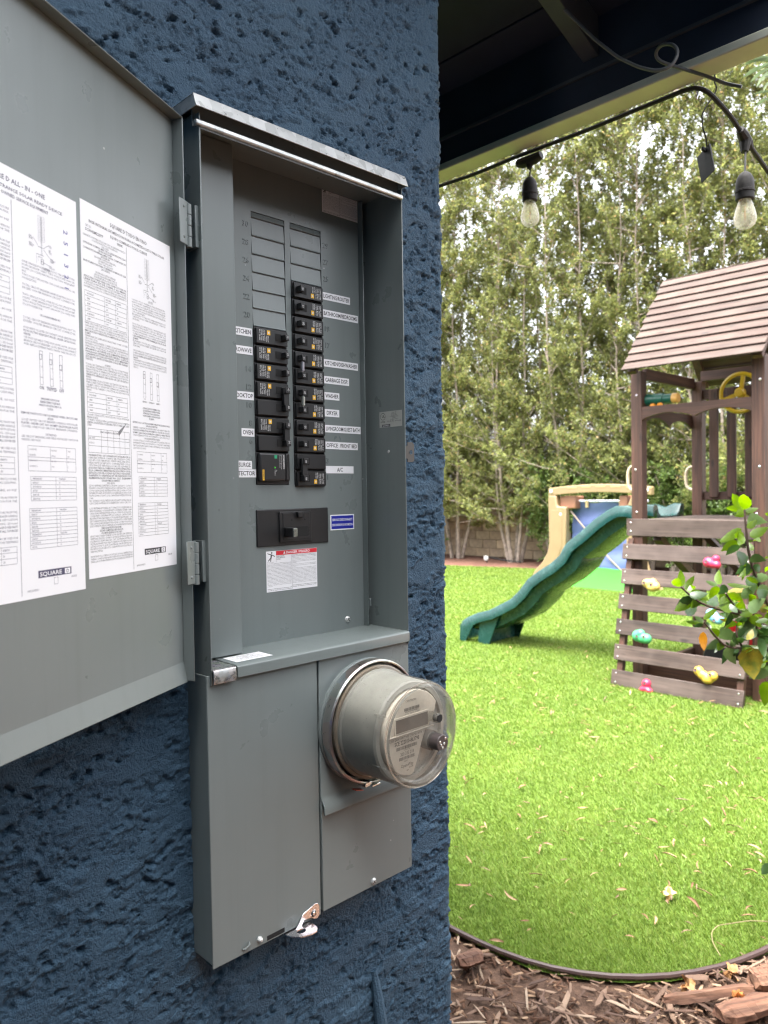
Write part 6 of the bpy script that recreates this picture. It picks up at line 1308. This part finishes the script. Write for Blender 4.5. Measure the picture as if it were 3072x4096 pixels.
for k in range(6):
    mb = MB(); K = 6; V = []
    for i in range(K+1):
        t = i/K; w = (.055+.025*(k % 3))*math.sin(math.pi*(.04+.94*t))**.8+.004; cz_ = (.05+.05*(k % 2))*math.sin(math.pi*t); cyv = (.12*(k-2.5)/2.5)*math.sin(math.pi*t)
        V += [(t-.5, cyv-w, cz_+.05*(1+(k % 3))*.5), (t-.5, cyv, cz_), (t-.5, cyv+w, cz_+.05*(1+(k % 3))*.5)]
    F = [(3*i+j, 3*i+j+1, 3*i+j+4, 3*i+j+3) for i in range(K) for j in (0, 1)]
    me = bpy.data.meshes.new('fallen_leaf'); me.from_pydata(V, [], F); me.materials.append(DRY); me.shade_smooth(); meshes.append(me)
cnt = 0
while cnt < 230:
    u = 1650-675*r.random()**1.25; v = r.triangular(1450, 2080, 1720)
    p = ground_at(u, v)
    if not in_poly(np.array([p[0]]), np.array([p[1]]), turf_poly)[0]: continue
    if 4.9 < p[0] and p[1] < 2.25: continue
    o = bpy.data.objects.new('fallen_leaf', meshes[r.randrange(6)]); col.objects.link(o)
    L = r.choice((.022, .03, .035, .042, .05, .065)); o.location = (p[0], p[1], .026+r.uniform(-.004, .006)); o.rotation_euler = (r.gauss(0, .35), r.gauss(0, .22), r.uniform(0, 6.28)); o.scale = (L, L*r.uniform(.7, 1.2), L)
    tag(o, 'narrow tan dry leaf fallen on the green turf', 'leaf', 'dry leaves scattered on the turf'); cnt += 1
V, F, o_ = [], [], 0
for k in range(260):
    u = r.uniform(975, 1650); v = r.uniform(1290, 1600); p = ground_at(u, v)
    if not in_poly(np.array([p[0]]), np.array([p[1]]), turf_poly)[0]: continue
    a = r.uniform(0, 6.28); L = r.uniform(.015, .035); w = L*.22; d = np.array([math.cos(a), math.sin(a), r.gauss(0, .2)]); s_ = np.array([-math.sin(a), math.cos(a), 0]); c = np.array([p[0], p[1], .032])
    V += [c-d*L, c+s_*w, c+d*L, c-s_*w]; F.append([o_, o_+1, o_+2, o_+3]); o_ += 4
DRY2 = leaf_mat('dry_leaf_far', [(0, (.16, .075, .035)), (1, (.33, .21, .12))], .2)
tag(big_mesh('fallen_leaves', np.array(V), np.array(F), DRY2), 'thin scatter of tiny dry leaves farther out on the turf', 'fallen leaves', kind='stuff')
# bark mulch
cm = []
for k in range(8):
    q = random.Random(50+k); n = q.choice((4, 5)); P1 = [(-.5, q.uniform(-.1, .1)*.5), (-.32, .11+q.uniform(-.03, .04)), (.28, .12+q.uniform(-.04, .04)), (.5, q.uniform(-.05, .08)), (.34, -.12+q.uniform(-.03, .03)), (-.3, -.10+q.uniform(-.04, .03))]
    h = .05+.03*q.random(); me = bpy.data.meshes.new('wood_chip')
    V = [(x, y, q.uniform(0, .02)) for x, y in P1]+[(x*.94, y*.8, h+q.uniform(-.02, .02)) for x, y in P1]; me.from_pydata(V, [], [(5, 4, 3, 2, 1, 0), (6, 7, 8, 9, 10, 11)]+[(i, (i+1) % 6, 6+(i+1) % 6, 6+i) for i in range(6)]); me.materials.append(CHIP); cm.append(me)
def mulch_spot():
    while True:
        u, v = r.uniform(965, 1680), r.uniform(1990, 2290); p = ground_at(u, v)
        if not in_poly(np.array([p[0]]), np.array([p[1]]), turf_poly)[0] and p[0] > .62: 
            dmin = min(math.hypot(p[0]-a, p[1]-c) for a, c in ep[:, :2])
            if dmin > .03: return p
for k in range(300):
    p = mulch_spot(); o = bpy.data.objects.new('wood_chip', cm[r.randrange(8)]); col.objects.link(o); L = r.choice((.03, .04, .045, .055, .065, .08, .105))
    o.location = (p[0], p[1], .002+r.uniform(0, .018)); o.rotation_euler = (r.gauss(0, .25), r.gauss(0, .18), r.uniform(0, 6.28)); o.scale = (L, L*r.uniform(.3, .8), L*r.uniform(.25, .55))
    tag(o, 'splintered brown bark chip lying in the mulch bed', 'wood chip', 'bark chips of the mulch bed')
base = np.array([(x, y, 0) for x, y in ((-.5, .05), (-.2, .13), (.4, .12), (.5, -.05), (.1, -.13), (-.4, -.1))]); base2 = base*np.array([.92, .75, 0])+np.array([0, 0, .07])
proto = np.concatenate([base, base2]); pf = [(0, 1, 7, 6), (1, 2, 8, 7), (2, 3, 9, 8), (3, 4, 10, 9), (4, 5, 11, 10), (5, 0, 6, 11), (6, 7, 8, 9), (6, 9, 10, 11)]
M = 12500; th = rng.uniform(-.6, 1.05, M); rd = np.sqrt(rng.uniform(1.2**2, 3.2**2, M)); px, py = CAM[0]+rd*np.cos(th), CAM[1]+rd*np.sin(th)
kp = ~in_poly(px, py, turf_poly) & ((px > .60) | (py < -.05)); px, py = px[kp], py[kp]; M = len(px)
L = rng.uniform(.010, .045, M); a = rng.uniform(0, 6.28, M); tl = rng.normal(0, .3, M); pv = proto[None]*L[:, None, None]*np.stack([np.ones(M), rng.uniform(.5, 1.2, M), rng.uniform(.8, 1.6, M)], 1)[:, None, :]
z2 = pv[:, :, 2]+pv[:, :, 0]*np.sin(tl)[:, None]+rng.uniform(-.008, .004, M)[:, None]
V = np.stack([px[:, None]+pv[:, :, 0]*np.cos(a)[:, None]-pv[:, :, 1]*np.sin(a)[:, None], py[:, None]+pv[:, :, 0]*np.sin(a)[:, None]+pv[:, :, 1]*np.cos(a)[:, None], z2], 2).reshape(-1, 3)
F = (np.arange(M)[:, None, None]*12+np.array(pf)[None]).reshape(-1, 4)
CH2 = leaf_mat('bark_crumb', [(0, (.036, .018, .011)), (.4, (.10, .052, .032)), (.75, (.20, .12, .076)), (1, (.36, .25, .165))], 0., .85, .2)
tag(big_mesh('bark_mulch', V, F, CH2), 'loose layer of small reddish brown bark crumbs in the bed', 'mulch', kind='stuff')
def z7(x, y): return ((1780+x/1.284)/1.8517, (3500+y/1.284)/1.8517)
WOODL = wood_mat('split_log_wood', ((.08, .034, .02), (.17, .08, .048), (.28, .155, .095)), 0, .85)
def stick(name, A, B_, w, h, label):
    a, c = ground_at(*z7(*A)), ground_at(*z7(*B_)); d = c-a; L = np.linalg.norm(d); ang_ = math.atan2(d[1], d[0]); q = random.Random(label)
    n = 15; nr_ = 9; mb = MB(); V = []; base_ = [1+q.uniform(-.3, .3) for _ in range(nr_)]
    for i in range(n):
        t = i/(n-1)-.5
        tp = 1-.35*max(0, abs(t)*2-.75)/.25*q.uniform(.5, 1)
        for j in range(nr_):
            aa = 2*math.pi*j/nr_; rr_ = base_[j]*tp+q.uniform(-.07, .07); V.append((t*L+q.uniform(-.008, .008), w/2*math.cos(aa)*rr_+.006*math.sin(5*t), h/2+h/2*math.sin(aa)*rr_))
    F = [(i*nr_+j, i*nr_+(j+1) % nr_, (i+1)*nr_+(j+1) % nr_, (i+1)*nr_+j) for i in range(n-1) for j in range(nr_)]+[tuple(range(nr_-1, -1, -1)), tuple(range((n-1)*nr_, n*nr_))]
    me = bpy.data.meshes.new(name); me.from_pydata(V, [], F); me.materials.append(WOODL); o = bpy.data.objects.new(name, me); col.objects.link(o); o.location = ((a+c)/2)+(0, 0, .012); o.rotation_euler = (0, 0, ang_); tag(o, label, 'wood piece')
stick('split_stick', (1120, 678), (1590, 632), .035, .03, 'long flat split stick lying on the mulch just outside the edging')
stick('split_log', (1580, 610), (1720, 600), .075, .06, 'thick split wood chunk at the far end of the long stick')
stick('grey_log', (1405, 770), (1700, 715), .07, .05, 'weathered grey split log lying nearest the camera on the mulch')
stick('wood_block', (70, 500), (190, 480), .08, .05, 'blocky brown wood chunk in the mulch beside the house corner')
tw = [ground_at(*z7(*q))+(0, 0, .035) for q in ((1415, 470), (1375, 400), (1368, 345), (1400, 310), (1480, 298), (1560, 285), (1680, 290))]
tag(MB().tube(smooth_path(tw, 40), .0014, 6).build('twig', plain('pale_twig', (.24, .18, .10), .7), smooth=True), 'thin pale bent twig lying on the turf near the edging', 'twig')
def crumple(name, c, R, mat, label, cat, seed):
    q = np.random.default_rng(seed); mb = MB()
    for k in range(7):
        n = unit(q.normal(0, 1, 3)+(0, 0, .5)); a = unit(np.cross(n, q.normal(0, 1, 3))); s_ = np.cross(n, a); V = []
        for i in range(5):
            t = i/4; w = .5*math.sin(math.pi*(.08+.84*t)); V += [a*(t*1.1)+s_*w+n*q.uniform(0, .3), a*(t*1.1)+n*.15*math.sin(3*t), a*(t*1.1)-s_*w+n*q.uniform(0, .3)]
        mb.add([np.array(c)+v*R for v in V], [(3*i+j, 3*i+j+1, 3*i+j+4, 3*i+j+3) for i in range(4) for j in (0, 1)])
    return tag(mb.build(name, mat, smooth=True), label, cat)
crumple('dried_flower', ground_at(1444, 1946)+(0, 0, .03), .026, plain('dried_flower_petal', (.72, .42, .18), .7, var=.25), 'crumpled peach coloured dried flower on the turf', 'flower', 4)
crumple('dried_flower', ground_at(*z7(1240, 600))+(0, 0, .025), .026, plain('brown_flower_petal', (.45, .24, .1), .8, var=.3), 'curled brown dried flower on the mulch against the edging', 'flower', 5)
crumple('dried_flower', ground_at(*z7(1470, 540))+(0, 0, .025), .026, MATS['brown_flower_petal'], 'orange brown dried flower at the end of the edging curve', 'flower', 6)
crumple('dried_flower', ground_at(*z7(1510, 700))+(0, 0, .03), .03, plain('orange_flower_petal', (.6, .26, .08), .8, var=.3), 'orange dried flower between the split stick and the grey log', 'flower', 8)
# low garden light in the far litter bed
gp = ground_at((1800+480/3.318)/1.8517, (2000+825/3.318)/1.8517)
gl_ = thing('garden_spotlight', gp, 'small white-faced garden spotlight on the reddish litter by the wall', 'spotlight')
MB().lathe([(0, .0), (.05, .01), (.058, .03), (.04, .08), (0, .09)], gp+(-.02, 0, .085), (1, .25, 0), 18).build('lamp_head', plain('white_lamp_face', (.42, .42, .40), .4), gl_, smooth=True)
MB().tube([gp+(.03, 0, .12), gp+(.12, -.3, .06), gp+(.15, -.8, .03)], .016, 8).tube([gp+(.02, 0, .1), gp+(.02, 0, -.02)], .012, 8).build('stake', DARK, gl_, smooth=True)
# remove the glyph helper used for lettering
bpy.data.objects.remove(_to); bpy.data.curves.remove(_cu)
